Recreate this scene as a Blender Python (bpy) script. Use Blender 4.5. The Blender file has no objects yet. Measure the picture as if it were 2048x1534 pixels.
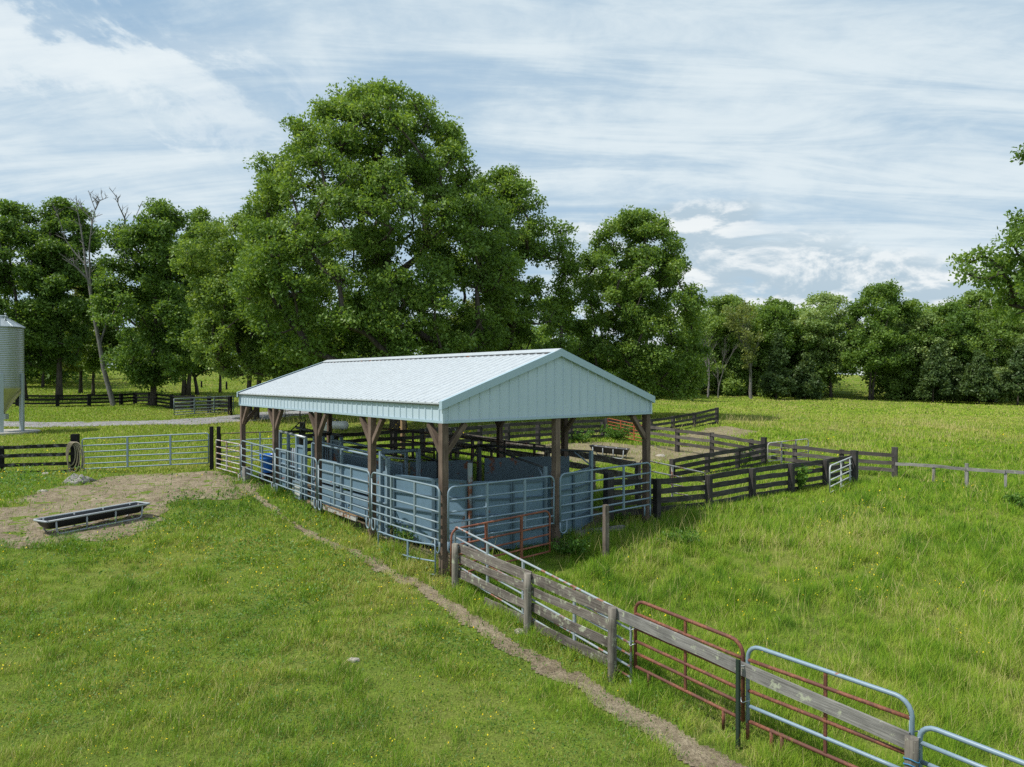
import bpy, math, random
import numpy as np
R = math.radians
scene = bpy.context.scene
COL = scene.collection

# ---------------------------------------------------------------- terrain
CTRL = np.array([
 (-1.43,14.5,-.13),(.27,12.37,-.43),(1.53,10.79,-.55),(4.18,7.46,-.83),(6.5,4.5,-1.0),(-9.2,24.3,.53),(-5.2,19.3,.2),
 (3.57,18.5,.27),(5.6,20.1,.25),(10.6,24.1,.27),(14.6,27,.26),(10.2,29,.38),(0,31,.95),(4.8,37.5,.85),(13,45,1.1),
 (50,100,1.0),(23,105,1.9),(80,100,.6),(-14.5,27,.45),(-10.8,26.7,.56),(-22,28,.45),(-38,38,.95),(-30,47,1.1),(-37,58,1.6),
 (-24,58,1.5),(-5,42,.95),(-55,140,5.5),(-20,140,4.6),(-40,90,2.7),(-100,140,5.5),(105,160,3.0),(50,160,5.2),(70,160,5.2),
 (12,12,-.4),(-10.8,17,.3),(-6,9,-.35),(-14,12,.1),(20,14,-.3),(30,40,.45),(0,3,-1.0),(-12,3,-.7),(14,3,-1.0),(30,20,-.2),(-40,20,.6),
 (35,70,.75),(0,70,1.4),(0,100,2.2),(60,60,.5)], float)
def _tpsU(d2):
    return np.where(d2 > 1e-9, d2*np.log(np.maximum(d2, 1e-9)), 0.0)
def _tpsfit(C):
    n = len(C); S = 20.0
    P = C[:, :2]/S
    K = _tpsU(((P[:, None]-P[None])**2).sum(-1)) + np.eye(n)*.02
    Q = np.hstack([np.ones((n, 1)), P])
    A = np.zeros((n+3, n+3)); A[:n, :n] = K; A[:n, n:] = Q; A[n:, :n] = Q.T
    return P, np.linalg.solve(A, np.concatenate([C[:, 2], np.zeros(3)])), S
_TP, _TW, _TS = _tpsfit(CTRL)
def terrain(x, y):
    x = np.asarray(x, float); y = np.asarray(y, float)
    sh = np.broadcast(x, y).shape
    xx = np.clip(np.broadcast_to(x, sh).ravel(), -105, 105)/_TS
    yy = np.clip(np.broadcast_to(y, sh).ravel(), 0, 162)/_TS
    out = np.empty(xx.size)
    for a in range(0, xx.size, 60000):
        X = xx[a:a+60000]; Y = yy[a:a+60000]
        d2 = (X[:, None]-_TP[None, :, 0])**2+(Y[:, None]-_TP[None, :, 1])**2
        out[a:a+60000] = _tpsU(d2)@_TW[:-3]+_TW[-3]+_TW[-2]*X+_TW[-1]*Y
    return out.reshape(sh)
def tz(x, y): return float(terrain(x, y))


# survey of the place: sight lines from the tripod point (4 m up) met with the ground, giving metres
FOC, SX, SY, EYE = 1421., 1024., 758., 4.0
_ys = np.concatenate([np.arange(5, 60, .03), np.arange(60, 260, .1)])
def AT(px, py):
    a = (px-SX)/FOC; b = -(py-SY)/FOC
    i = int(np.argmax(EYE+b*_ys <= terrain(a*_ys, _ys)))
    return (float(a*_ys[i]), float(_ys[i]))
def DP(px, d): return ((px-SX)/FOC*d, d)
def ZT(d, py): return EYE-(py-SY)*d/FOC
def HT(px, f, t): return (f-t)/FOC*AT(px, f)[1]
def TRD(bx, d, l, r, t, b):
    x, y = DP(bx, d); z = tz(x, y)
    return (x, y, ZT(d, t)-z, ZT(d, b)-z, ((l+r)/2-SX)/FOC*d-x, (r-l)/2/FOC*d)
def TR(bx, by, l, r, t, b): return TRD(bx, AT(bx, by)[1], l, r, t, b)

# small value noise, used for clumping
_rng0 = np.random.default_rng(5)
_NT = _rng0.random((256, 256))
def vnoise(x, y, s):
    x = np.asarray(x)*s+37.3; y = np.asarray(y)*s+11.7
    i = np.floor(x).astype(int); j = np.floor(y).astype(int)
    f = x-i; g = y-j; f = f*f*(3-2*f); g = g*g*(3-2*g)
    a = _NT[i & 255, j & 255]; b = _NT[(i+1) & 255, j & 255]; c = _NT[i & 255, (j+1) & 255]; d = _NT[(i+1) & 255, (j+1) & 255]
    return (a*(1-f)+b*f)*(1-g)+(c*(1-f)+d*f)*g
def fbm(x, y, s, o=4):
    t = 0; w = .5; n = 0
    for k in range(o):
        t = t+w*vnoise(x+k*13.1, y-k*7.7, s); n += w; s *= 2.07; w *= .55
    return t/n

# barn frame: u runs away along the long side, v across the gable
def BP(u, v): return (-1.43-.6235*u+.782*v, 14.5+.782*u+.6235*v)
def UV_of(x, y):
    a = x+1.43; b = y-14.5
    return (-.6235*a+.782*b, .782*a+.6235*b)

# ---------------------------------------------------------------- materials
def mat(name):
    m = bpy.data.materials.new(name); m.use_nodes = True
    nt = m.node_tree
    return m, nt, nt.nodes['Principled BSDF']
def N(nt, typ, **kw):
    n = nt.nodes.new(typ)
    for k, v in kw.items():
        if k.startswith('i_'): n.inputs[k[2:].replace('_', ' ')].default_value = v
        else: setattr(n, k, v)
    return n
def ramp(nt, fac, stops, interp='LINEAR'):
    r = nt.nodes.new('ShaderNodeValToRGB'); e = r.color_ramp.elements; r.color_ramp.interpolation = interp
    while len(e) < len(stops): e.new(.5)
    for q, (p, c) in zip(e, stops):
        q.position = p; q.color = (c[0], c[1], c[2], 1) if len(c) == 3 else c
    nt.links.new(fac, r.inputs[0]); return r.outputs[0]
def mixc(nt, fac, a, b, mode='MIX'):
    m = nt.nodes.new('ShaderNodeMix'); m.data_type = 'RGBA'; m.blend_type = mode
    for s, v in ((0, fac), (6, a), (7, b)):
        if hasattr(v, 'is_output') or isinstance(v, bpy.types.NodeSocket): nt.links.new(v, m.inputs[s])
        else: m.inputs[s].default_value = v if s == 0 else (v[0], v[1], v[2], 1)
    return m.outputs[2]
def noise(nt, vec, scale, detail=4, rough=.55, dist=0):
    n = N(nt, 'ShaderNodeTexNoise'); n.inputs['Scale'].default_value = scale; n.inputs['Detail'].default_value = detail
    n.inputs['Roughness'].default_value = rough; n.inputs['Distortion'].default_value = dist
    if vec is not None: nt.links.new(vec, n.inputs['Vector'])
    return n.outputs['Fac']
def mapping(nt, vec, scale=(1, 1, 1), rot=(0, 0, 0), loc=(0, 0, 0)):
    m = N(nt, 'ShaderNodeMapping'); m.inputs['Scale'].default_value = scale; m.inputs['Rotation'].default_value = rot; m.inputs['Location'].default_value = loc
    nt.links.new(vec, m.inputs['Vector']); return m.outputs[0]
def bump(nt, h, strength, dist, bs):
    b = N(nt, 'ShaderNodeBump'); b.inputs['Strength'].default_value = strength; b.inputs['Distance'].default_value = dist
    nt.links.new(h, b.inputs['Height']); nt.links.new(b.outputs[0], bs.inputs['Normal'])
def pos(nt): return N(nt, 'ShaderNodeNewGeometry').outputs['Position']
def uvn(nt): return N(nt, 'ShaderNodeTexCoord').outputs['UV']
def objrand(nt): return N(nt, 'ShaderNodeObjectInfo').outputs['Random']

def wood_mat(name, dark, light, lichen=0.0, pale=None):
    m, nt, b = mat(name)
    uv = uvn(nt); p = pos(nt)
    g = noise(nt, mapping(nt, uv, (1.4, 26, 1)), 1.6, 6, .65, .6)
    g2 = noise(nt, mapping(nt, uv, (.7, 60, 1)), 2.3, 4, .6)
    c = ramp(nt, g, [(.28, dark), (.5, tuple((d+l)/2 for d, l in zip(dark, light))), (.72, light)])
    c = mixc(nt, .55, c, ramp(nt, g2, [(.35, (.45, .43, .42)), (.6, (1, 1, 1))]), 'MULTIPLY')
    blot = noise(nt, p, 2.2, 4, .6)
    c = mixc(nt, ramp(nt, blot, [(.45, (0, 0, 0)), (.7, (.55, .55, .55))]), c, tuple(.55*x for x in dark))
    orr = N(nt, 'ShaderNodeMapRange'); nt.links.new(objrand(nt), orr.inputs[0]); orr.inputs[3].default_value = .72; orr.inputs[4].default_value = 1.2
    c = mixc(nt, 1.0, c, orr.outputs[0], 'MULTIPLY')
    if pale: c = mixc(nt, ramp(nt, noise(nt, p, 5, 5, .7), [(.5, (0, 0, 0)), (.62, (.8, .8, .8))]), c, pale)
    if lichen > 0:
        l = noise(nt, p, 7.5, 5, .7)
        c = mixc(nt, ramp(nt, l, [(.60-lichen*.1, (0, 0, 0)), (.66, (.85, .85, .85))]), c, (.42, .45, .33))
    nt.links.new(c, b.inputs['Base Color']); b.inputs['Roughness'].default_value = .9; b.inputs['Specular IOR Level'].default_value = .15
    bump(nt, g, .5, .01, b)
    return m
def metal_paint(name, col, rust=0.0, rough=.45, rustcol=(.20, .075, .035), metallic=0.0, scale=4.0, dirt=.25):
    m, nt, b = mat(name)
    p = pos(nt)
    n1 = noise(nt, p, scale, 6, .65)
    n2 = noise(nt, p, scale*6, 4, .6)
    c = mixc(nt, ramp(nt, n2, [(.35, (0, 0, 0)), (.75, (dirt, dirt, dirt))]), col, tuple(.45*x for x in col))
    if rust > 0:
        rc = ramp(nt, noise(nt, p, scale*9, 3, .6), [(.3, tuple(.55*x for x in rustcol)), (.7, tuple(1.5*x for x in rustcol))])
        t = .72-rust*.5
        f = ramp(nt, n1, [(t, (0, 0, 0)), (t+.05, (1, 1, 1))])
        c = mixc(nt, f, c, rc)
    nt.links.new(c, b.inputs['Base Color']); b.inputs['Roughness'].default_value = rough; b.inputs['Metallic'].default_value = metallic
    return m
M = {}
M['old_wood'] = wood_mat('weathered_grey_wood', (.075, .062, .055), (.30, .27, .24), .55, None)
M['old_board'] = wood_mat('silver_grey_board', (.13, .125, .12), (.40, .39, .37), .15)
M['grey_wood'] = wood_mat('grey_fence_wood', (.06, .052, .048), (.22, .20, .185))
M['dark_wood'] = wood_mat('dark_fence_wood', (.024, .022, .021), (.135, .127, .12))
M['black_wood'] = wood_mat('black_fence_wood', (.007, .007, .008), (.03, .03, .032))
M['black_worn'] = wood_mat('black_worn_wood', (.008, .008, .009), (.035, .034, .034), 0, (.16, .16, .16))
M['barn_wood'] = wood_mat('brown_barn_timber', (.085, .060, .047), (.28, .21, .165))
M['tan_board_lit_post'] = wood_mat('tan_board_sunlit_post', (.26, .17, .09), (.48, .34, .20))  # tan of the walk boards; also sunlight painted into one barn post
M['post_wood'] = wood_mat('pale_round_post', (.14, .125, .105), (.38, .35, .30), .3)
M['tube_grey'] = metal_paint('grey_tube_paint', (.21, .275, .31), .12, .42)
M['tube_blue'] = metal_paint('bluegrey_tube_paint', (.20, .28, .345), .10, .42)
M['tube_white'] = metal_paint('worn_white_tube', (.46, .45, .44), .42, .5, (.28, .16, .11))
M['tube_mixed'] = metal_paint('chalky_tube_rust', (.27, .315, .34), .40, .6, (.24, .10, .06), scale=2.6)
M['tube_rust'] = metal_paint('rusty_tube', (.115, .040, .026), .5, .7, (.17, .06, .032))
M['tube_rust_bright'] = metal_paint('bright_rust_tube', (.18, .060, .036), .5, .7, (.24, .085, .045))
M['tube_orange'] = metal_paint('orange_tube', (.36, .095, .035), .25, .6)
M['tube_green'] = metal_paint('grey_green_tube', (.17, .22, .23), .05, .45)
M['tube_dark'] = metal_paint('dark_rust_tube', (.055, .04, .035), .3, .6)
M['steel_dark'] = metal_paint('dark_grease_steel', (.05, .055, .06), .25, .5)
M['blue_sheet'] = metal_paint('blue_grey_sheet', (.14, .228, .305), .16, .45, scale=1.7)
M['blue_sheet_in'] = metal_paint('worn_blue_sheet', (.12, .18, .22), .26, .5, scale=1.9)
M['rib_blue'] = metal_paint('dark_blue_rib', (.075, .125, .165), .12, .5)  # relief shading put into the colour: ribs darkened where diffuse shade hides them
M['galv'] = metal_paint('galvanised_steel', (.40, .44, .46), .04, .38, metallic=.55)
M['galv_leg'] = metal_paint('galvanised_leg', (.36, .42, .45), .04, .45, metallic=.3)
M['hopper'] = metal_paint('yellowed_hopper_sheet', (.46, .44, .27), .05, .35, metallic=.55)
M['tpost'] = metal_paint('dark_green_steel', (.018, .035, .025), .15, .6)
M['trough_frame'] = metal_paint('trough_pipe', (.34, .37, .39), .1, .45)
M['trough_black'] = metal_paint('black_poly', (.018, .02, .024), 0, .42, dirt=.1)
M['blue_plastic'] = metal_paint('blue_plastic', (.01, .16, .62), 0, .38, dirt=.2)
M['tank_white'] = metal_paint('chalky_white_tank', (.62, .63, .60), .1, .4, scale=2)
M['concrete'] = metal_paint('concrete', (.42, .40, .36), 0, .9, scale=2)
M['hose'] = metal_paint('tan_hose', (.26, .22, .15), 0, .6)
M['rope'] = metal_paint('twine', (.45, .42, .36), 0, .9)
M['stone'] = metal_paint('pale_stone', (.40, .36, .31), 0, .95, scale=8, dirt=.5)
M['lone_wood'] = wood_mat('brown_grey_post', (.11, .088, .072), (.33, .28, .235), .15)
M['stump'] = wood_mat('bleached_stump', (.13, .12, .11), (.46, .44, .42))
def barn_paint():
    m, nt, b = mat('pale_blue_grey_metal')
    p = pos(nt)
    c = ramp(nt, noise(nt, p, .8, 5, .6), [(.3, (.425, .53, .605)), (.7, (.48, .585, .66))])
    st = noise(nt, mapping(nt, p, (9, 9, .5)), 1.5, 4, .6)
    c = mixc(nt, ramp(nt, st, [(.5, (0, 0, 0)), (.8, (.22, .22, .22))]), c, (.30, .39, .42))
    nt.links.new(c, b.inputs['Base Color']); b.inputs['Roughness'].default_value = .42
    return m
M['barn'] = barn_paint()
M['roof'] = metal_paint('faded_roof_metal', (.47, .51, .54), 0, .4, dirt=.3, scale=1.2)
M['trim_shadow_olive'] = metal_paint('olive_painted_eave_shadow', (.17, .18, .15), 0, .6)  # dark olive paints the underside shadow of the roof edge onto the trim
M['barn_trim'] = metal_paint('barn_trim', (.37, .49, .56), 0, .4, dirt=.15)

def bark_mat(name, dark, light):
    m, nt, b = mat(name)
    p = pos(nt)
    g = noise(nt, mapping(nt, p, (6, 6, 1.1)), 1.6, 6, .7)
    c = ramp(nt, g, [(.3, dark), (.7, light)])
    nt.links.new(c, b.inputs['Base Color']); b.inputs['Roughness'].default_value = .95; b.inputs['Specular IOR Level'].default_value = .1
    bump(nt, g, .8, .05, b)
    return m
M['bark'] = bark_mat('grey_brown_bark', (.03, .025, .02), (.13, .11, .095))
M['bark_pale'] = bark_mat('pale_bark', (.20, .19, .17), (.48, .46, .42))
M['bark_dead'] = bark_mat('dead_grey_bark', (.085, .078, .072), (.27, .255, .24))
def leaf_mat(name, dark, mid, light, trans=.42, rough=.5):
    m, nt, b = mat(name)
    a = N(nt, 'ShaderNodeAttribute', attribute_name='tint').outputs['Fac']
    c = ramp(nt, a, [(0, dark), (.5, mid), (1, light)])
    nt.links.new(c, b.inputs['Base Color']); b.inputs['Roughness'].default_value = rough; b.inputs['Specular IOR Level'].default_value = .35
    t = N(nt, 'ShaderNodeBsdfTranslucent')
    tc = mixc(nt, 1.0, c, (1.35, 1.25, .55), 'MULTIPLY'); nt.links.new(tc, t.inputs['Color'])
    ms = N(nt, 'ShaderNodeMixShader'); ms.inputs[0].default_value = trans
    nt.links.new(b.outputs[0], ms.inputs[1]); nt.links.new(t.outputs[0], ms.inputs[2])
    nt.links.new(ms.outputs[0], nt.nodes['Material Output'].inputs['Surface'])
    return m
M['leaf_oak'] = leaf_mat('oak_leaf', (0.087, 0.165, 0.029), (0.166, 0.276, 0.050), (0.284, 0.397, 0.098))
M['leaf_dark'] = leaf_mat('dark_leaf', (0.072, 0.139, 0.026), (0.131, 0.234, 0.043), (0.237, 0.354, 0.074))
M['leaf_light'] = leaf_mat('bright_leaf', (0.110, 0.188, 0.037), (0.189, 0.298, 0.059), (0.287, 0.396, 0.115))
M['leaf_wood'] = leaf_mat('woodland_leaf', (0.120, 0.201, 0.044), (0.204, 0.313, 0.071), (0.324, 0.438, 0.124))
M['leaf_pale'] = leaf_mat('pale_leaf', (0.168, 0.264, 0.081), (0.281, 0.389, 0.132), (0.478, 0.564, 0.278))
M['leaf_cedar'] = leaf_mat('cedar_needles', (.045, .085, .026), (.085, .14, .04), (.15, .21, .065), .25)
M['leaf_olive'] = leaf_mat('thin_olive_leaf', (0.116, 0.159, 0.042), (0.195, 0.238, 0.066), (0.297, 0.345, 0.096))
M['leaf_weed'] = leaf_mat('weed_leaf', (.06, .14, .02), (.11, .23, .034), (.18, .32, .06))

# ---------------------------------------------------------------- mesh helpers
class MB:
    def __init__(s): s.v = []; s.f = []; s.uv = []; s.sm = []
    def quad(s, pts, uv=None, smooth=False):
        i = len(s.v); s.v += [tuple(p) for p in pts]; n = len(pts)
        s.f.append(tuple(range(i, i+n))); s.uv.append(uv or [(p[0], p[2] if len(p) > 2 else p[1]) for p in pts]); s.sm.append(smooth)
    def box(s, c, d, rot=0.0):
        cx, cy, cz = c; hx, hy, hz = d[0]/2, d[1]/2, d[2]/2; co, si = math.cos(rot), math.sin(rot)
        P = lambda x, y, z: (cx+x*co-y*si, cy+x*si+y*co, cz+z)
        a = [P(x, y, z) for z in (-hz, hz) for x, y in ((-hx, -hy), (hx, -hy), (hx, hy), (-hx, hy))]
        for q in ((3, 2, 1, 0), (4, 5, 6, 7)): s.quad([a[k] for k in q], [(a[k][0], a[k][1]) for k in q])
        for k in range(4):
            l = (k+1) % 4; w = d[0] if k % 2 == 0 else d[1]
            s.quad([a[k], a[l], a[l+4], a[k+4]], [(0, 0), (0, w), (d[2], w), (d[2], 0)])
    def bar(s, p, q, w, h, up=(0, 0, 1), seg=1, jit=0.0, rnd=None):
        """rectangular board from p to q: w across, h along 'up'; slight warp when jit"""
        p = np.array(p, float); q = np.array(q, float); t = q-p; L = np.linalg.norm(t); t = t/L
        upv = np.array(up, float); sd = np.cross(t, upv); sd /= max(np.linalg.norm(sd), 1e-9); upv = np.cross(sd, t)
        rings = []; u0 = random.random()*20
        for k in range(seg+1):
            c = p+(q-p)*k/seg
            if jit and rnd: c = c+upv*rnd.uniform(-jit, jit)+sd*rnd.uniform(-jit, jit)*.5
            hh = h*(1+(rnd.uniform(-.06, .06) if jit and rnd else 0))
            rings.append([c-sd*w/2-upv*hh/2, c+sd*w/2-upv*hh/2, c+sd*w/2+upv*hh/2, c-sd*w/2+upv*hh/2])
        wd = [0, w, w+h, 2*w+h, 2*w+2*h]
        for k in range(seg):
            x0 = u0+L*k/seg; x1 = u0+L*(k+1)/seg
            for j in range(4):
                l = (j+1) % 4
                s.quad([rings[k][j], rings[k][l], rings[k+1][l], rings[k+1][j]], [(x0, wd[j]), (x0, wd[j+1]), (x1, wd[j+1]), (x1, wd[j])])
        s.quad(rings[0][::-1], [(u0, 0), (u0, w), (u0+.01, w), (u0+.01, 0)]); s.quad(rings[-1], [(u0, 0), (u0, w), (u0+.01, w), (u0+.01, 0)])
    def tube(s, pts, r, n=8, cap=True, radii=None):
        P = [np.array(p, float) for p in pts]; m = len(P); i0 = len(s.v); ref = None; Ls = [0]
        for k in range(m):
            t = P[min(k+1, m-1)]-P[max(k-1, 0)]; t = t/max(np.linalg.norm(t), 1e-9)
            if ref is None:
                ref = np.array((0, 0, 1.)) if abs(t[2]) < .9 else np.array((1., 0, 0))
            a = ref-t*np.dot(ref, t); a /= max(np.linalg.norm(a), 1e-9); b = np.cross(t, a); ref = a
            rr = radii[k] if radii is not None else r
            for j in range(n):
                an = 2*math.pi*j/n
                s.v.append(tuple(P[k]+(a*math.cos(an)+b*math.sin(an))*rr))
            if k: Ls.append(Ls[-1]+float(np.linalg.norm(P[k]-P[k-1])))
        rr0 = radii[0] if radii is not None else r
        for k in range(m-1):
            for j in range(n):
                l = (j+1) % n
                s.f.append((i0+k*n+j, i0+k*n+l, i0+(k+1)*n+l, i0+(k+1)*n+j))
                w = 2*math.pi*rr0/n
                s.uv.append([(Ls[k], j*w), (Ls[k], (j+1)*w), (Ls[k+1], (j+1)*w), (Ls[k+1], j*w)]); s.sm.append(True)
        if cap:
            s.f.append(tuple(i0+j for j in range(n))[::-1]); s.uv.append([(0, 0)]*n); s.sm.append(False)
            e = i0+(m-1)*n
            s.f.append(tuple(e+j for j in range(n))); s.uv.append([(0.02*math.cos(j), .02*math.sin(j)) for j in range(n)]); s.sm.append(False)
    def lathe(s, c, prof, n=32, smooth=True):
        """prof: list of (radius, z) around vertical axis at c=(x,y,z0)"""
        i0 = len(s.v)
        for r, z in prof:
            for j in range(n):
                a = 2*math.pi*j/n; s.v.append((c[0]+r*math.cos(a), c[1]+r*math.sin(a), c[2]+z))
        for k in range(len(prof)-1):
            for j in range(n):
                l = (j+1) % n
                s.f.append((i0+k*n+j, i0+k*n+l, i0+(k+1)*n+l, i0+(k+1)*n+j)); s.uv.append([(j, k), (j+1, k), (j+1, k+1), (j, k+1)]); s.sm.append(smooth)
    def build(s, name, m, parent=None):
        me = bpy.data.meshes.new(name)
        v = np.array(s.v, float)
        if parent is not None:
            pl = wloc(parent); v = v-np.array(pl)
        me.from_pydata(v.tolist(), [], s.f)
        ul = me.uv_layers.new(name='UVMap')
        fl = [c for f in s.uv for uv in f for c in uv]
        ul.data.foreach_set('uv', fl)
        me.polygons.foreach_set('use_smooth', s.sm)
        me.materials.append(m if not isinstance(m, str) else M[m])
        me.update()
        o = bpy.data.objects.new(name, me); COL.objects.link(o)
        if parent is not None: o.parent = parent
        return o
def wloc(o):
    x = [0, 0, 0]
    while o is not None:
        x = [a+b for a, b in zip(x, o.location)]; o = o.parent
    return x
def tag(o, label=None, cat=None, group=None, kind=None):
    if label: o['label'] = label
    if cat: o['category'] = cat
    if group: o['group'] = group
    if kind: o['kind'] = kind
    return o
def thing(name, label, cat, loc=(0, 0, 0), group=None):
    o = bpy.data.objects.new(name, None); COL.objects.link(o); o.location = loc; o.empty_display_size = .3
    return tag(o, label, cat, group)
def npmesh(name, verts, nper, m, parent=None, attrs=None, smooth=False):
    """many loose faces with nper vertices each, from a numpy array (k*nper,3)"""
    k = len(verts)//nper
    me = bpy.data.meshes.new(name)
    me.vertices.add(k*nper); me.vertices.foreach_set('co', np.ascontiguousarray(verts, np.float32).ravel())
    me.loops.add(k*nper); me.loops.foreach_set('vertex_index', np.arange(k*nper, dtype=np.int32))
    me.polygons.add(k); me.polygons.foreach_set('loop_start', np.arange(k, dtype=np.int32)*nper)
    if smooth: me.polygons.foreach_set('use_smooth', np.ones(k, bool))
    for an, av in (attrs or {}).items():
        a = me.attributes.new(an, 'FLOAT', 'POINT'); a.data.foreach_set('value', np.ascontiguousarray(av, np.float32))
    me.materials.append(m); me.update(calc_edges=True)
    o = bpy.data.objects.new(name, me); COL.objects.link(o)
    if parent is not None: o.parent = parent
    return o
# ---------------------------------------------------------------- camera, sun, sky
cam = bpy.data.cameras.new('camera'); cam.lens = 24.98; cam.sensor_width = 36; cam.clip_end = 3000; cam.clip_start = .1
co = bpy.data.objects.new('camera', cam); COL.objects.link(co); co.location = (0, 0, 4.0); co.rotation_euler = (R(90-.363), 0, 0); scene.camera = co
SUN_EL, SUN_AZ = 57.0, -106.0      # azimuth from +Y towards +X
sl = bpy.data.lights.new('sun', 'SUN'); sl.energy = 3.8; sl.angle = R(.6); sl.color = (1, .955, .88)
so = bpy.data.objects.new('sun', sl); COL.objects.link(so); so.rotation_euler = (R(90-SUN_EL), 0, R(180-SUN_AZ))
world = bpy.data.worlds.new('World'); scene.world = world; world.use_nodes = True
wt = world.node_tree; bg = wt.nodes['Background']
def build_sky():
    nt = wt
    sky = N(nt, 'ShaderNodeTexSky'); sky.sky_type = 'NISHITA'; sky.sun_disc = False
    sky.sun_elevation = R(SUN_EL); sky.sun_rotation = R(SUN_AZ % 360); sky.altitude = 100; sky.air_density = 1.0; sky.dust_density = 1.5; sky.ozone_density = 1.2
    d = N(nt, 'ShaderNodeTexCoord').outputs['Generated']
    sp = N(nt, 'ShaderNodeSeparateXYZ'); nt.links.new(d, sp.inputs[0])
    def MA(op, a, b=None, c=None):
        m = N(nt, 'ShaderNodeMath', operation=op)
        for k, v in enumerate((a, b, c)):
            if v is None: continue
            if isinstance(v, (int, float)): m.inputs[k].default_value = v
            else: nt.links.new(v, m.inputs[k])
        return m.outputs[0]
    def SS(x, lo, hi):
        m = N(nt, 'ShaderNodeMapRange', interpolation_type='SMOOTHSTEP'); nt.links.new(x, m.inputs[0]); m.inputs[1].default_value = lo; m.inputs[2].default_value = hi; return m.outputs[0]
    z = MA('MAXIMUM', sp.outputs[2], 0.0)
    zz = MA('ADD', z, .16)
    u = MA('DIVIDE', sp.outputs[0], zz); v = MA('DIVIDE', sp.outputs[1], zz)
    cb = N(nt, 'ShaderNodeCombineXYZ'); nt.links.new(u, cb.inputs[0]); nt.links.new(v, cb.inputs[1]); P = cb.outputs[0]
    # high thin cloud: soft sheets and streaks
    n1 = noise(nt, mapping(nt, P, (.55, .30, 1), (0, 0, R(-28)), (3.1, 1.4, 0)), 1.7, 8, .56, .55)
    n2 = noise(nt, mapping(nt, P, (.5, 2.2, 1), (0, 0, R(26)), (1.7, 5.2, 0)), 1.9, 10, .64, .8)
    n3 = noise(nt, mapping(nt, P, (1, 1, 1), (0, 0, 0), (9.3, 2.2, 0)), 6.5, 6, .6, .4)
    s = MA('ADD', MA('ADD', MA('MULTIPLY', n1, .50), MA('MULTIPLY', n2, .54)), MA('MULTIPLY', n3, .13))
    thin = SS(s, .38, .68)
    # large bright bank high on the left, the clearer strip above it
    az = MA('DIVIDE', sp.outputs[0], MA('MAXIMUM', sp.outputs[1], .05))     # tan azimuth
    el = MA('DIVIDE', z, MA('MAXIMUM', sp.outputs[1], .05))                 # tan elevation over forward
    lin = MA('ADD', el, MA('MULTIPLY', az, .28))
    wob = MA('MULTIPLY', MA('SUBTRACT', noise(nt, mapping(nt, P, (1, .7, 1), (0, 0, .3), (4.4, 8.3, 0)), 4.2, 9, .62, .3), .5), .42)
    lw = MA('ADD', lin, wob)
    bank = MA('MULTIPLY', MA('MULTIPLY', SS(lw, .205, .25), SS(lw, .345, .305)), SS(az, -.10, -.58))
    bank2 = MA('MULTIPLY', MA('MULTIPLY', SS(lw, .365, .40), SS(lw, .47, .41)), SS(az, -.50, -.62))
    bl = MA('MULTIPLY', MA('MULTIPLY', SS(lw, .30, .36), SS(lw, .44, .37)), SS(az, -.25, -.52))
    # low heaped cloud on the right horizon
    Q = N(nt, 'ShaderNodeCombineXYZ'); nt.links.new(az, Q.inputs[0]); nt.links.new(el, Q.inputs[1]); q = Q.outputs[0]
    c1 = noise(nt, mapping(nt, q, (6.5, 15, 1), (0, 0, R(-26)), (2.0, .6, 0)), 1.0, 9, .62, .35)
    c2 = noise(nt, mapping(nt, q, (6.5, 15, 1), (0, 0, R(-26)), (2.06, .80, 0)), 1.0, 9, .62, .35)
    top = MA('SUBTRACT', MA('ADD', .295, MA('MULTIPLY', az, -.15)), el)      # falls to the right
    msk = MA('MULTIPLY', SS(top, -.01, .07), SS(az, .0, .16))
    ba = MA('DIVIDE', MA('SUBTRACT', az, .245), .13); be = MA('DIVIDE', MA('SUBTRACT', el, MA('ADD', .175, MA('MULTIPLY', az, .16))), .042)
    puff = SS(MA('ADD', MA('MULTIPLY', ba, ba), MA('MULTIPLY', be, be)), 1.3, .1)
    msk = MA('MAXIMUM', msk, puff)
    heap = MA('MULTIPLY', SS(MA('ADD', MA('ADD', c1, MA('MULTIPLY', puff, .16)), MA('MULTIPLY', msk, .26)), .56, .70), msk)
    lit = SS(MA('SUBTRACT', c1, c2), -.06, .10)
    hcol = mixc(nt, lit, (3.2, 4.0, 4.6), (6.0, 6.25, 6.3))
    base = mixc(nt, .78, sky.outputs[0], (2.7, 3.85, 4.95))
    ccol = mixc(nt, SS(s, .47, .72), (3.6, 4.5, 5.15), (5.15, 5.75, 6.05))
    col = mixc(nt, MA('MULTIPLY', thin, .92), base, ccol)
    col = mixc(nt, MA('MULTIPLY', bl, .6), col, (2.0, 3.1, 4.35))
    col = mixc(nt, MA('MULTIPLY', bank, .48), col, (5.9, 6.3, 6.45))
    col = mixc(nt, MA('MULTIPLY', bank2, .5), col, (5.9, 6.3, 6.45))
    col = mixc(nt, MA('MULTIPLY', heap, .9), col, hcol)
    nt.links.new(col, bg.inputs['Color']); bg.inputs['Strength'].default_value = .122
build_sky()
vs = scene.view_settings; vs.view_transform = 'Standard'; vs.look = 'None'; vs.exposure = 0.30; vs.gamma = 1; vs.use_curve_mapping = False
scene.render.engine = 'CYCLES'
cy = scene.cycles; cy.use_denoising = False; cy.max_bounces = 6; cy.diffuse_bounces = 3; cy.glossy_bounces = 2; cy.transmission_bounces = 4; cy.transparent_max_bounces = 4
try: cy.denoiser = 'OPENIMAGEDENOISE'; cy.denoising_input_passes = 'RGB_ALBEDO_NORMAL'
except Exception: pass

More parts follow.
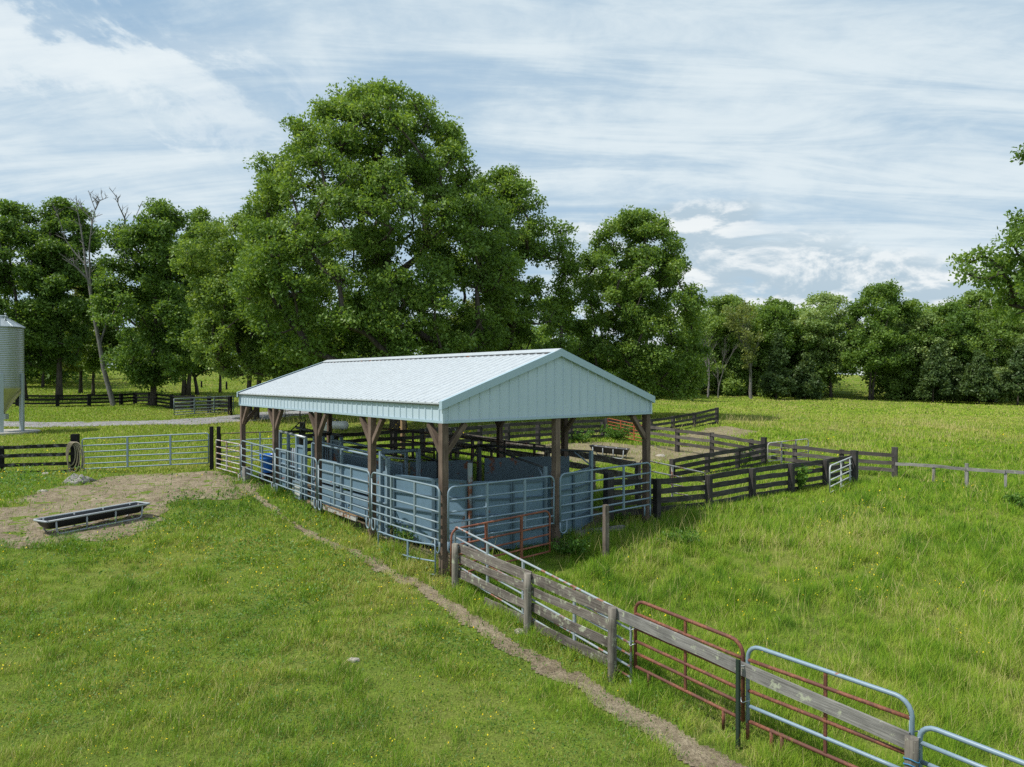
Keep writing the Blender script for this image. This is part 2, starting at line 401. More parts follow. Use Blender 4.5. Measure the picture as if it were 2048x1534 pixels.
# ---------------------------------------------------------------- ground
PATH = [AT(478,972), AT(520,1003), AT(572,1040), AT(640,1080), AT(700,1103), AT(780,1146), AT(850,1180), AT(930,1232), AT(1000,1282), AT(1060,1312), AT(1150,1360), AT(1250,1420), AT(1330,1470), AT(1420,1525), AT(1560,1600), AT(1720,1700)]
PATHW = [.24, .13, .09, .12, .13, .15, .16, .18, .19, .20, .19, .23, .25, .26, .27, .27]
YARD = [AT(-220,1010), AT(0,1012), AT(70,985), AT(150,968), AT(250,948), AT(330,945), AT(432,942), AT(490,964), AT(530,996), AT(420,1006), AT(345,1012), AT(340,1038), AT(285,1062), AT(180,1082), AT(60,1094), AT(-220,1110)]
LOT = [AT(1065,890), AT(1180,884), AT(1260,890), AT(1420,895), AT(1500,903), AT(1520,915), AT(1400,925), AT(1280,930), AT(1150,930), AT(1060,915)]
LOTB = [AT(1440,852), AT(1480,856), AT(1520,864), AT(1490,876), AT(1445,880), AT(1380,884), AT(1340,875), AT(1400,860)]
def segdist(x, y, A, B):
    dx, dy = B[0]-A[0], B[1]-A[1]; t = np.clip(((x-A[0])*dx+(y-A[1])*dy)/(dx*dx+dy*dy), 0, 1)
    return np.hypot(x-A[0]-t*dx, y-A[1]-t*dy), t
def pathfield(x, y):
    """>0 inside the worn cattle path (metres inside its edge)"""
    best = np.full(np.shape(x), -9.0)
    for k in range(len(PATH)-1):
        d, t = segdist(x, y, PATH[k], PATH[k+1])
        best = np.maximum(best, PATHW[k]*(1-t)+PATHW[k+1]*t-d)
    return best+(fbm(x, y, 3.2, 5)-.5)*.36
def polyfield(x, y, P, rough=1.2, s=.9):
    ins = np.zeros(np.shape(x), bool); dm = np.full(np.shape(x), 99.0); n = len(P)
    for k in range(n):
        A, B = P[k], P[(k+1) % n]
        d, _ = segdist(x, y, A, B); dm = np.minimum(dm, d)
        c = ((A[1] > y) != (B[1] > y)) & (x < (B[0]-A[0])*(y-A[1])/(B[1]-A[1]+1e-12)+A[0]); ins ^= c
    return np.where(ins, dm, -dm)+(fbm(x, y, s, 5)-.5)*rough
def spots(x, y):
    """small scuffed bare spots in the near pasture"""
    return (fbm(x+50, y+9, 1.1, 4)-.70)*2.5
ROADC = [(-75, 44.5), (-52, 45.0), (-40, 45.6), AT(100,850), AT(250,847), AT(380,843), AT(470,838), AT(560,828), AT(640,818), AT(700,806)]
def roadfield(x, y):
    best = np.full(np.shape(x), -9.0)
    for k in range(len(ROADC)-1):
        d, t = segdist(x, y, ROADC[k], ROADC[k+1]); best = np.maximum(best, (1.7 if k < 5 else 2.3)-d)
    return best+(fbm(x, y, .8, 4)-.5)*.9
def bare(x, y):
    return np.maximum.reduce([pathfield(x, y), polyfield(x, y, YARD, 2.6, 1.1), polyfield(x, y, LOT), polyfield(x, y, LOTB), roadfield(x, y)])
def barnfield(x, y):
    u, v = UV_of(x, y)
    return np.minimum(np.minimum(u-.3, 12.3-u), np.minimum(v-.3, 6.2-v))

def micro(x, y): return (fbm(x, y, .45, 3)-.5)*.16
def gz(x, y): return terrain(x, y)+micro(x, y)
def axis(lo, f0, f1, hi, step):
    a = list(np.arange(f0, f1+1e-6, step)); s = step
    while a[-1] < hi: s *= 1.13; a.append(min(a[-1]+s, hi))
    s = step
    while a[0] > lo: s *= 1.13; a.insert(0, max(a[0]-s, lo))
    return np.array(a)
gx = axis(-900, -22, 26, 900, .24); gy = axis(-60, 4, 46, 1400, .24)
X, Y = np.meshgrid(gx, gy); Z = gz(X, Y)
def gridmesh(name, X, Y, Z, m, keep=None):
    ny, nx = X.shape; idx = np.arange(nx*ny).reshape(ny, nx)
    q = np.stack([idx[:-1, :-1], idx[:-1, 1:], idx[1:, 1:], idx[1:, :-1]], -1).reshape(-1, 4)
    if keep is not None: q = q[keep.ravel()]
    used, inv = np.unique(q.ravel(), return_inverse=True); q = inv.reshape(-1, 4).astype(np.int32)
    V = np.stack([X.ravel(), Y.ravel(), Z.ravel()], -1)[used]
    me = bpy.data.meshes.new(name); me.vertices.add(len(V)); me.vertices.foreach_set('co', V.astype(np.float32).ravel())
    me.loops.add(q.size); me.loops.foreach_set('vertex_index', q.ravel()); me.polygons.add(len(q)); me.polygons.foreach_set('loop_start', np.arange(len(q), dtype=np.int32)*4)
    me.polygons.foreach_set('use_smooth', np.ones(len(q), bool)); me.materials.append(m); me.update(calc_edges=True)
    o = bpy.data.objects.new(name, me); COL.objects.link(o); return o
def ground_mat():
    m, nt, b = mat('pasture_ground')
    p = pos(nt)
    a = noise(nt, p, .22, 5, .6, .6); f = noise(nt, p, 2.2, 5, .7); h = noise(nt, p, 30, 4, .7)
    c = ramp(nt, a, [(.3, (.10, .16, .024)), (.5, (.145, .21, .032)), (.7, (.20, .23, .05))])
    c = mixc(nt, ramp(nt, f, [(.4, (0, 0, 0)), (.75, (.6, .6, .6))]), c, (.12, .115, .045))  # brown soil patches, also painted darker so gaps in the grass look shadowed
    c = mixc(nt, 1.0, c, ramp(nt, h, [(.3, (.5, .5, .5)), (.7, (1.3, 1.3, 1.3))]), 'MULTIPLY')
    nt.links.new(c, b.inputs['Base Color']); b.inputs['Roughness'].default_value = 1; b.inputs['Specular IOR Level'].default_value = .05
    bump(nt, h, .8, .04, b)
    return m
M['ground'] = ground_mat()
def dirt_mat(name, c0, c1, c2, fine=26, grav=False):
    m, nt, b = mat(name)
    p = pos(nt)
    a = noise(nt, p, 1.1, 5, .65); f = noise(nt, p, fine, 6, .75); g = noise(nt, p, 6, 5, .7)
    c = ramp(nt, a, [(.3, c0), (.5, c1), (.72, c2)])
    c = mixc(nt, 1.0, c, ramp(nt, f, [(.32, (.42, .40, .38)), (.5, (.95, .95, .95)), (.68, (1.3, 1.3, 1.3))]), 'MULTIPLY')
    c = mixc(nt, 1.0, c, ramp(nt, g, [(.35, (.68, .66, .64)), (.6, (1.1, 1.1, 1.1))]), 'MULTIPLY')
    if grav:
        vo = N(nt, 'ShaderNodeTexVoronoi'); vo.inputs['Scale'].default_value = 14; nt.links.new(p, vo.inputs['Vector'])
        c = mixc(nt, .5, c, vo.outputs['Color'], 'OVERLAY')
        hs = N(nt, 'ShaderNodeHueSaturation'); hs.inputs['Saturation'].default_value = .35; nt.links.new(c, hs.inputs['Color']); c = hs.outputs[0]
    nt.links.new(c, b.inputs['Base Color']); b.inputs['Roughness'].default_value = 1; b.inputs['Specular IOR Level'].default_value = .1
    mx = N(nt, 'ShaderNodeMath', operation='ADD'); nt.links.new(f, mx.inputs[0]); nt.links.new(g, mx.inputs[1])
    bump(nt, mx.outputs[0], .9, .05, b)
    return m
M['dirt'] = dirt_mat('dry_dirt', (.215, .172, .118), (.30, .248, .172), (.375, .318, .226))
M['lot_dirt'] = dirt_mat('lot_dirt', (.22, .19, .10), (.29, .25, .15), (.33, .29, .19))
M['gravel'] = dirt_mat('grey_gravel', (.22, .21, .20), (.29, .28, .275), (.35, .34, .335), 40, True)
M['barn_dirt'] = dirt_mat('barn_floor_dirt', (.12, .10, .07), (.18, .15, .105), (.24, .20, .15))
tag(gridmesh('ground', X, Y, Z, M['ground']), 'green cattle pasture sloping gently around the open barn', kind='structure')
def sheet(name, field, x0, x1, y0, y1, st, m, lift, label, amp=.05, thr=0.0):
    xs = np.arange(x0, x1, st); ys = np.arange(y0, y1, st); A, B = np.meshgrid(xs, ys)
    fv = field(A, B); keep = (fv[:-1, :-1]+fv[1:, 1:]+fv[1:, :-1]+fv[:-1, 1:])/4 > thr
    Zs = gz(A, B)+lift+(fbm(A, B, 5, 3)-.5)*amp*np.clip(fv*3, 0, 1)
    tag(gridmesh(name, A, B, Zs, m, keep), label, kind='structure')
sheet('dirt_path', pathfield, -10.5, 4.8, 6.2, 24.5, .06, M['dirt'], .014, 'narrow worn dirt cattle path along the fence')
sheet('dirt_yard', lambda x, y: polyfield(x, y, YARD, 2.6, 1.1), -24, -7, 15.5, 26.5, .09, M['dirt'], .010, 'bare brown dirt around the near feed trough', .07)
sheet('dirt_lot', lambda x, y: np.maximum(polyfield(x, y, LOT), polyfield(x, y, LOTB)), 0, 18, 22, 46, .15, M['lot_dirt'], .018, 'bare dusty ground of the fenced cattle lot')
sheet('gravel_road', roadfield, -74, -9, 40, 62, .2, M['gravel'], .022, 'pale grey gravel farm lane', .02)
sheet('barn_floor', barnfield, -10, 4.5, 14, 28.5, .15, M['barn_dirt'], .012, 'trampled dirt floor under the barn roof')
# ---------------------------------------------------------------- pole barn
def P3(u, v, z): x, y = BP(u, v); return (x, y, z)
ZE, ZR, ZB = 3.51, 4.66, 3.10          # eave, ridge, bottom of siding
LU, WV = 12.93, 6.55
bx, by = BP(6.4, 3.2)
barn = thing('pole_barn', 'open sided pole barn with pale blue-grey metal roof and brown timber posts', 'barn', (bx, by, tz(bx, by)))
PITCH = (ZR-ZE)/(WV/2)
def ribbed(nrm, a, b, f, step=.269, rw=.055, rh=.016, start=.08):
    """profile along one direction from a to b: list of (coordinate, raise)"""
    out = [(a, 0)]; c = a+start
    while c+rw < b:
        out += [(c, 0), (c+rw*.3, rh), (c+rw*.7, rh), (c+rw, 0)]
        c += step
    out.append((b, 0)); return out
def roof_side(name, v0, v1):
    mb = MB(); pr = ribbed(None, 0, LU, None)
    nv = np.array((0, (-1 if v0 < v1 else 1)*PITCH, 1.0)); nv /= np.linalg.norm(nv)
    for (ua, ra), (ub, rb) in zip(pr[:-1], pr[1:]):
        q = []
        for (u, rr, v, z) in ((ua, ra, v0, ZE), (ub, rb, v0, ZE), (ub, rb, v1, ZR), (ua, ra, v1, ZR)):
            q.append(P3(u, v+nv[1]*rr, z+nv[2]*rr))
        mb.quad(q)
    # underside
    mb.quad([P3(0, v0, ZE-.03), P3(LU, v0, ZE-.03), P3(LU, v1, ZR-.03), P3(0, v1, ZR-.03)])
    for u in (0, LU): mb.quad([P3(u, v0, ZE-.03), P3(u, v0, ZE), P3(u, v1, ZR), P3(u, v1, ZR-.03)])
    mb.quad([P3(0, v0, ZE-.03), P3(LU, v0, ZE-.03), P3(LU, v0, ZE), P3(0, v0, ZE)])
    return mb.build(name, 'roof', barn)
roof_side('roof_panel', 0, WV/2); roof_side('roof_panel', WV, WV/2)
mb = MB()
for s in (-1, 1):
    v = WV/2+s*.20; z = ZR-.20*PITCH+.045
    mb.quad([P3(-.03, v, z), P3(LU+.03, v, z), P3(LU+.03, WV/2, ZR+.055), P3(-.03, WV/2, ZR+.055)])
    mb.quad([P3(-.03, v, z), P3(LU+.03, v, z), P3(LU+.03, v, z-.012), P3(-.03, v, z-.012)])
mb.build('ridge_cap', 'roof', barn)
for s in (-1, 1):
    mb = MB(); v = WV/2+s*.205; z = ZR-.205*PITCH
    for k in range(47):
        u = .08+k*.269+.06; mb.bar(P3(u, v, z+.018), P3(u+.19, v, z+.018), .012, .034)
    mb.build('closure_strip', 'steel_dark', barn)
# rake trim both ends
for u0, s in ((0, -1), (LU, 1)):
    mb = MB()
    for va, vb in ((-.03, WV/2), (WV+.03, WV/2)):
        za = ZE-.0105
        for (ua, ub, dz0, dz1) in ((u0+s*.045, u0+s*.045, .045, -.125),):
            mb.quad([P3(ua, va, za+dz1), P3(ua, vb, ZR+dz1), P3(ua, vb, ZR+dz0), P3(ua, va, za+dz0)])
        mb.quad([P3(u0+s*.045, va, za+.045), P3(u0+s*.045, vb, ZR+.045), P3(u0-s*.06, vb, ZR+.045), P3(u0-s*.06, va, za+.045)])
        mb.quad([P3(u0+s*.045, va, za-.125), P3(u0+s*.045, vb, ZR-.125), P3(u0+s*.002, vb, ZR-.125), P3(u0+s*.002, va, za-.125)])
        mb.quad([P3(u0+s*.045, va, za-.125), P3(u0-s*.06, va, za-.125), P3(u0-s*.06, va, za+.045), P3(u0+s*.045, va, za+.045)])
    mb.build('rake_trim', 'barn_trim', barn)
# gable siding
def roofz(v): return ZE+PITCH*min(v, WV-v)
for u0, s in ((.045, -1), (LU-.045, 1)):
    mb = MB(); pr = ribbed(None, .05, WV-.05, None, .268, .05, .02, .12)
    k = [i for i, (c, r_) in enumerate(pr) if c > WV/2][0]; pr.insert(k, (WV/2, 0))
    for (va, ra), (vb, rb) in zip(pr[:-1], pr[1:]):
        mb.quad([P3(u0+s*ra, va, ZB), P3(u0+s*rb, vb, ZB), P3(u0+s*rb, vb, roofz(vb)-.035), P3(u0+s*ra, va, roofz(va)-.035)])
    mb.quad([P3(u0-s*.03, .05, ZB), P3(u0-s*.03, WV-.05, ZB), P3(u0-s*.03, WV-.05, roofz(.05)-.06), P3(u0-s*.03, WV/2, ZR-.06), P3(u0-s*.03, .05, roofz(.05)-.06)])
    mb.quad([P3(u0, .05, ZB), P3(u0, WV-.05, ZB), P3(u0-s*.03, WV-.05, ZB), P3(u0-s*.03, .05, ZB)])
    g = mb.build('gable_wall', 'barn', barn)
    mb = MB()
    mb.bar(P3(u0+s*.024, .03, ZB+.012), P3(u0+s*.024, WV-.03, ZB+.012), .012, .05)
    mb.build('base_trim', 'barn_trim', g)
    for v in (.05, WV-.05):
        g2 = MB(); g2.bar(P3(u0+s*.02, v, ZB-.01), P3(u0+s*.02, v, roofz(.05)-.09), .05, .035, up=(-.6235, .782, 0)); g2.build('corner_trim', 'barn', g)
# eave siding
for v0, s in ((.075, -1), (WV-.075, 1)):
    mb = MB(); pr = ribbed(None, .07, LU-.07, None, .269, .05, .02, .12)
    for (ua, ra), (ub, rb) in zip(pr[:-1], pr[1:]):
        mb.quad([P3(ua, v0+s*ra, ZB), P3(ub, v0+s*rb, ZB), P3(ub, v0+s*rb, ZE-.005), P3(ua, v0+s*ra, ZE-.005)])
    mb.quad([P3(.07, v0-s*.03, ZB), P3(LU-.07, v0-s*.03, ZB), P3(LU-.07, v0-s*.03, ZE-.03), P3(.07, v0-s*.03, ZE-.03)])
    mb.quad([P3(.07, v0, ZB), P3(LU-.07, v0, ZB), P3(LU-.07, v0-s*.03, ZB), P3(.07, v0-s*.03, ZB)])
    e = mb.build('eave_wall', 'barn', barn)
    mb = MB(); mb.bar(P3(.02, v0+s*.024, ZB+.012), P3(LU-.02, v0+s*.024, ZB+.012), .012, .05); mb.build('base_trim', 'barn_trim', e)
    mb = MB(); mb.bar(P3(.01, v0+s*.05, ZE-.045), P3(LU-.01, v0+s*.05, ZE-.045), .016, .026); mb.build('eave_shadow_trim', 'trim_shadow_olive', e)
# posts, braces, beams
rnd = random.Random(3)
UP = [.13, 3.27, 6.43, 9.68, 12.80]
def barn_post(u, v, braces, m='barn_wood', w=.15):
    x, y = BP(u, v); z0 = float(gz(x, y))-.3
    mb = MB(); mb.bar((x, y, z0), (x, y, 3.094), w, w, up=(-.6235, .782, 0), seg=4, jit=.004, rnd=rnd)
    p = mb.build('post', m, barn)
    for du, dv in braces:
        b = MB(); b.bar(P3(u+du*.05, v+dv*.05, 2.46), P3(u+du*.54, v+dv*.54, 3.06), .105, .105, up=(0, 0, 1)); b.build('brace', m, p)
for i, u in enumerate(UP):
    br = [(1, 0), (-1, 0)]
    if i == 0: br = [(1, 0), (0, 1)]
    if i == 4: br = [(-1, 0), (0, 1)]
    barn_post(u, .12, br)
    br = [(1, 0), (-1, 0)]
    if i == 0: br = [(1, 0), (0, -1)]
    if i == 4: br = [(-1, 0), (0, -1)]
    barn_post(u, WV-.12, br, 'tan_board_lit_post' if i == 4 else 'barn_wood', .15 if i == 4 else .15)  # far right post coloured tan to imitate sunlight falling on it
barn_post(.13, 3.25, []); barn_post(12.80, 3.3, [])
for v in (.245, WV-.245):
    mb = MB(); mb.bar(P3(.1, v, 3.26), P3(LU-.1, v, 3.26), .10, .24); mb.build('header_beam', 'barn_wood', barn)
for k in range(6):
    u = .25+k*2.48
    mb = MB()
    mb.bar(P3(u, .25, 3.30), P3(u, WV-.25, 3.30), .05, .12)
    mb.bar(P3(u, .2, 3.46), P3(u, WV/2, ZR-.16), .05, .12); mb.bar(P3(u, WV-.2, 3.46), P3(u, WV/2, ZR-.16), .05, .12)
    mb.bar(P3(u, WV/2, 3.34), P3(u, WV/2, ZR-.2), .04, .09, up=(1, 0, 0))
    mb.build('roof_truss', 'barn_wood', barn)

for v0, v1 in ((0, WV/2), (WV, WV/2)):
    mb = MB()
    for f in (.04, .30, .56, .82):
        for k in range(48):
            u = .08+k*.269+.0275; v = v0+(v1-v0)*f; z = ZE+(ZR-ZE)*f+.024; x, y = BP(u, v); mb.box((x, y, z-.004), (.013, .013, .01))
    mb.build('screw', 'barn_trim', barn)
# ---------------------------------------------------------------- tube gates and panels
RAILS6 = (0, .155, .33, .53, .755, 1.0)
def gate(name, label, cat, A, B, z0, z1, h, rails=RAILS6, stays=(.33, .66), r=.022, m='tube_grey', corner=.14, feet=(), group=None, rail_m=None,
         flat=False, top_m=None, legs=(), square=False, bow=0.0, sides=8):
    """A,B ground points (x,y); z0,z1 height of the lowest rail at A and B; h height of the frame"""
    L = math.hypot(B[0]-A[0], B[1]-A[1])
    t = thing(name, label, cat, (A[0], A[1], z0), group)
    def pt(s, y):
        f = s/L; return (A[0]+(B[0]-A[0])*f, A[1]+(B[1]-A[1])*f, z0+(z1-z0)*f+y-bow*math.sin(math.pi*min(max(f, 0), 1)))
    mb = MB(); path = [pt(0, -.02)]
    if corner > 0:
        path.append(pt(0, h-corner))
        for k in range(1, 6):
            a = k/5*math.pi/2; path.append(pt(corner-corner*math.cos(a), h-corner+corner*math.sin(a)))
        for k in range(1, 6): path.append(pt(corner+(L-2*corner)*k/6, h))
        for k in range(0, 6):
            a = k/5*math.pi/2; path.append(pt(L-corner+corner*math.sin(a), h-corner+corner*math.cos(a)))
        path.append(pt(L, h-corner))
    else:
        path += [pt(0, h)]; path += [pt(L*k/6, h) for k in range(1, 7)]
    path.append(pt(L, -.02))
    mb.tube(path, r, sides)
    mb.build('frame', top_m or m, t)
    for i, f in enumerate(rails):
        if f >= .999: continue
        mb = MB(); mb.tube([pt(r*.5+(L-r)*k/6, f*h) for k in range(7)], r*.92, sides)
        mb.build('rail', (rail_m or {}).get(i, m), t)
    dx, dy = (B[0]-A[0])/L, (B[1]-A[1])/L
    for s in stays:
        mb = MB(); mb.bar(pt(L*s, -.01), pt(L*s, h-.01), r*1.1 if flat else r*2.0, r*1.3 if flat else r*2.2, up=(dx, dy, 0)); mb.build('stay', m, t)
    for s, dn, wd in feet:   # U shaped foot loops
        mb = MB(); a = L*s; b = a+wd
        pts = [pt(a, .02), pt(a, -dn+.1)]
        for k in range(1, 6): q = k/5*math.pi/2; pts.append(pt(a+(b-a)*.5*(1-math.cos(q)), -dn+.1-.1*math.sin(q)))
        for k in range(1, 6): q = k/5*math.pi/2; pts.append(pt(a+(b-a)*(.5+.5*math.sin(q)), -dn+.1-.1*math.cos(q)))
        pts.append(pt(b, .02)); mb.tube(pts, r*.95, 6); mb.build('foot', m, t)
    for s, dn in legs:
        mb = MB(); mb.tube([pt(L*s, .02), pt(L*s, -dn)], r*.95, 6); mb.build('foot', m, t)
    return t
GP = 'grey tube corral panels closing the barn bays'
def bay(u0, u1, v0, v1, label, z=(.69, .69), h=1.09, feet=((0.0, .27, .17), (1.0, .27, -.17)), **kw):
    return gate('corral_gate', label, 'corral panel', BP(u0, v0), BP(u1, v1), z[0], z[1], h, feet=feet, group=GP, **kw)
bay(.06, 3.02, -.02, -.02, 'grey tube corral panel in the long side bay nearest the barn corner post', (.69, .70), stays=(.33, .68), flat=False)
bay(3.12, 6.10, -.02, -.02, 'grey tube corral panel before the wooden chute boards, second along the long side', (.70, .73))
bay(6.22, 9.34, -.02, -.02, 'grey tube corral panel in front of the head gate bars', (.73, .79))
bay(9.46, 12.52, -.02, -.02, 'grey tube corral panel in front of the blue plastic drum', (.79, .85), h=1.05)
bay(-.05, -.05, .12, 3.02, 'grey blue corral panel on the gable side behind the leaning rusty gate', (.69, .68), m='tube_blue', feet=((0.0, .27, .17),), stays=(.34, .7))
bay(-.05, -.05, 3.22, 6.38, 'grey blue corral panel on the gable side beside the right corner post', (.70, .745), m='tube_blue', feet=((0.0, .29, .2),), legs=((.93, .27), (1.0, .3)), stays=(.32, .68))
# hinge pins between corner panels
w0 = DP(432, 26.2); w1 = BP(12.62, -.03)
gate('corral_gate', 'worn white corral panel between the black posts and the barn far corner post', 'corral panel', w0, w1, ZT(26.2, 935), .74, 1.02, m='tube_white', stays=(.46,), feet=((1.0, .25, -.15),), corner=.05, group=GP)
# low panel under the near bay
gate('stock_gate', 'bent grey tube gate sunk in grass below the near corner panel', 'gate', BP(2.62, -.06), BP(.16, -.06), ZT(16.7, 1112), -.03, .62, rails=(0, .45, 1.0), stays=(.55,), r=.018, m='tube_blue', corner=.06, bow=.05)
# rusty gate leaning before the gable panel
gate('rusty_gate', 'rust brown tube gate standing in weeds against the gable side panels', 'gate', BP(-.34, .0), BP(-.36, 2.62), ZT(14.3, 1150), ZT(15.9, 1102), .92, rails=(0, .2, .42, .64, 1.0), stays=(.33, .69), r=.023, m='tube_rust_bright', corner=.16)

# foreground line: s metres from the barn corner back towards the camera
def FL(s, off=0.0): return BP(-s, off)
FZT = lambda s: .70-.0465*(s-.476)+.0008*(s-.476)*(s-4)
g1 = gate('tube_gate', 'chalky grey gate flaking to rust behind the four weathered boards', 'gate', FL(.32, .10), FL(5.03, .10), .10, -.48, .93, rails=(0, .17, .36, .55, .77, 1.0), stays=(.235, .46, .74), r=.02, m='tube_mixed', corner=.09, legs=((1.0, .14),))
g2 = gate('tube_gate', 'rusty brown tube gate whose curved top stands above the single grey board', 'gate', FL(5.10, .12), FL(6.93, .12), -.29, -.40, 1.00, rails=(0, .20, .38, .57, .79, 1.0), stays=(.5,), r=.026, m='tube_rust', flat=True, corner=.17, legs=((.14, .22), (.84, .26)))
g3 = gate('tube_gate', 'rusty gate with a pale blue-grey top rail beside the dark steel post', 'gate', FL(7.0, .12), FL(8.98, .12), -.39, -.41, .985, rails=(0, .20, .40, .62, .80, 1.0), stays=(.52,), r=.027, m='tube_rust', flat=True, rail_m={1: 'tube_blue'}, top_m='tube_blue', corner=.17, legs=((0.0, .24),), feet=((.17, .26, .14),))
g4 = gate('tube_gate', 'pale blue-grey gate beyond the last post in the near right corner', 'gate', FL(9.06, .12), FL(12.0, .12), -.64, -.74, 1.0, rails=(0, .2, .4, .6, .8, 1.0), stays=(.4, .75), r=.027, m='tube_blue', corner=.16)
for gt, s_, hs in ((g1, 5.06, (.28, .05)), (g2, 6.97, (.35, -.12)), (g3, 9.02, (.22, .1))):
    for hh in hs:
        x, y = FL(s_, .11); mb = MB()
        mb.tube([(x+.055*math.cos(a), y+.055*math.sin(a), hh+.02*math.sin(a+1)+.012*math.sin(3*a)) for a in np.linspace(0, 6.28, 14)], .007, 5); mb.build('wire_tie', 'galv', gt)
# weathered board fence with round posts
rnd = random.Random(11)
def roundpost(x, y, ztop, parent, m='post_wood', r=.062, name='post', below=.3, lean=(0, 0)):
    mb = MB(); z0 = float(gz(x, y))-below
    n = 5; pts = [(x+lean[0]*k/n+rnd.uniform(-.003, .003), y+lean[1]*k/n, z0+(ztop-z0)*k/n) for k in range(n+1)]
    mb.tube(pts, r, 14, radii=[r*(1.06-.1*k/n) for k in range(n+1)])
    return mb.build(name, m, parent)
def squarepost(x, y, ztop, parent, m='dark_wood', w=.14, rot=0, name='post', below=.3):
    mb = MB(); z0 = float(gz(x, y))-below
    mb.bar((x, y, z0), (x, y, ztop), w, w*.96, up=(math.cos(rot), math.sin(rot), 0), seg=3, jit=.004, rnd=rnd)
    return mb.build(name, m, parent)
x, y = FL(2.7)
fg = thing('board_fence', 'lichen spotted grey board fence running from the barn corner towards the camera', 'fence', (x, y, tz(x, y)))
for s in (.476, 2.73, 4.74): roundpost(*FL(s), FZT(s)+.02, fg, r=.068)
lay = [(-.07, .175, 'old_wood'), (-.295, .14, 'old_wood'), (-.58, .15, 'old_wood'), (-.88, .15, 'old_wood')]
for dz, hh, m in lay:
    for a, b in ((.50, 2.74), (2.76, 4.74)):
        if dz < -.8 and a < 1: a = 1.35
        pa = FL(a, .085); pb = FL(b, .085)
        mb = MB(); mb.bar((*pa, FZT(a)+dz), (*pb, FZT(b)+dz+rnd.uniform(-.02, .02)), .032, hh, seg=6, jit=.007, rnd=rnd); mb.build('board', m, fg)
x, y = FL(7)
sb = thing('single_board_fence', 'single silvery grey board carried on to a rough end post near the camera', 'fence', (x, y, tz(x, y)))
pa = FL(4.66, .075); pb = FL(8.97, .075)
mb = MB(); mb.bar((*pa, FZT(4.7)-.075), (*pb, .145), .035, .175, seg=8, jit=.006, rnd=rnd); mb.build('board', 'old_board', sb)
roundpost(*FL(9.03, -.01), .235, sb, 'post_wood', .068)
mb = MB()
for k in range(2):
    zz = .02-.06*k; px, py = FL(9.03, -.01)
    mb.tube([(px+.074*math.cos(a), py+.074*math.sin(a), zz+.02*math.sin(a*2)) for a in np.linspace(0, 6.28, 16)], .006, 5)
mb.build('twine', metal_paint('blue_twine', (.05, .22, .42), 0, .8), sb)
x, y = FL(6.95, -.03); tp = thing('steel_post', 'dark green steel post at the join of two rusty gates', 'post', (x, y, tz(x, y)))
mb = MB(); mb.bar((x, y, tz(x, y)-.3), (x, y, .42), .012, .05, up=(.62, -.78, 0)); mb.bar((x+.02, y-.01, tz(x, y)-.3), (x+.02, y-.01, .42), .045, .008, up=(.62, -.78, 0)); mb.build('shaft', 'tpost', tp)
# lone post and timbers in the grass beyond
x, y = AT(1212, 1118); lp = thing('lone_post', 'lone brown square timber post standing in tall grass past the gable end', 'post', (x, y, tz(x, y)))
squarepost(x, y, tz(x, y)+HT(1212, 1118, 1011), lp, 'lone_wood', .11, .5, 'shaft')
x, y = AT(1195, 1072); tb = thing('fallen_timber', 'grey timber lying in the grass near the lone post', 'timber', (x, y, tz(x, y)))
a = AT(1148, 1076); b = AT(1248, 1062); mb = MB(); mb.bar((*a, tz(*a)+.10), (*b, tz(*b)+.09), .14, .12, seg=4, jit=.006, rnd=rnd); mb.build('beam', 'old_board', tb)
# ---------------------------------------------------------------- board fences
def board_fence(name, label, posts, tops, offs, hh, m, pm, pw=.13, tall=(), rot=0, side=1, cat='fence', bd=.028, ext=(0, 0), skip=(), pm_tall=None, below=.25, roundp=False):
    """posts: ground points; tops: z of the post tops; offs: centre heights of the boards below the top"""
    c = posts[len(posts)//2]; t = thing(name, label, cat, (c[0], c[1], tz(*c)))
    for i, (p, zt) in enumerate(zip(posts, tops)):
        if i in skip: continue
        q = posts[i+1] if i+1 < len(posts) else p; pr = posts[i] if i+1 < len(posts) else posts[i-1]
        an = math.atan2(q[1]-pr[1], q[0]-pr[0]) if rot == 0 else rot
        e = dict(tall).get(i, 0)
        (squarepost(p[0], p[1], zt+e, t, pm, pw*(1.25 if e else 1), an) if not roundp else roundpost(p[0], p[1], zt+e, t, pm, pw/2))
    for i in range(len(posts)-1):
        a, b = posts[i], posts[i+1]; L = math.hypot(b[0]-a[0], b[1]-a[1]); nx, ny = -(b[1]-a[1])/L*side, (b[0]-a[0])/L*side; o = pw/2+bd/2+.002
        dx, dy = (b[0]-a[0])/L, (b[1]-a[1])/L
        for f in offs:
            za = tops[i]-f+rnd.uniform(-.015, .015); zb = tops[i+1]-f+rnd.uniform(-.015, .015)
            e = .06
            mb = MB(); mb.bar((a[0]+nx*o+dx*.004, a[1]+ny*o+dy*.004, za), (b[0]+nx*o-dx*.004, b[1]+ny*o-dy*.004, zb), bd, hh, seg=5, jit=.010, rnd=rnd); mb.build('board', m, t)
    return t
def interp(A, B, n): return [(A[0]+(B[0]-A[0])*k/n, A[1]+(B[1]-A[1])*k/n) for k in range(n+1)]
OFF4 = (.085, .345, .605, .865)
# front run of the right hand lot
pA = [BP(.45, 5.35), BP(.2, 6.95), DP(1418, 20.2), DP(1505, 21.6), DP(1583, 22.9), DP(1652, 24.2), DP(1709, 25.3)]
tA = [1.40, 1.33, ZT(20.2, 950), ZT(21.6, 937), ZT(22.9, 927), ZT(24.2, 920), ZT(25.3, 910)]
board_fence('board_fence', 'dark grey four board fence running right from the barn gable through the grass', pA, tA, OFF4, .15, 'dark_wood', 'dark_wood', .16, tall=((0, .22), (6, .16)), side=1)
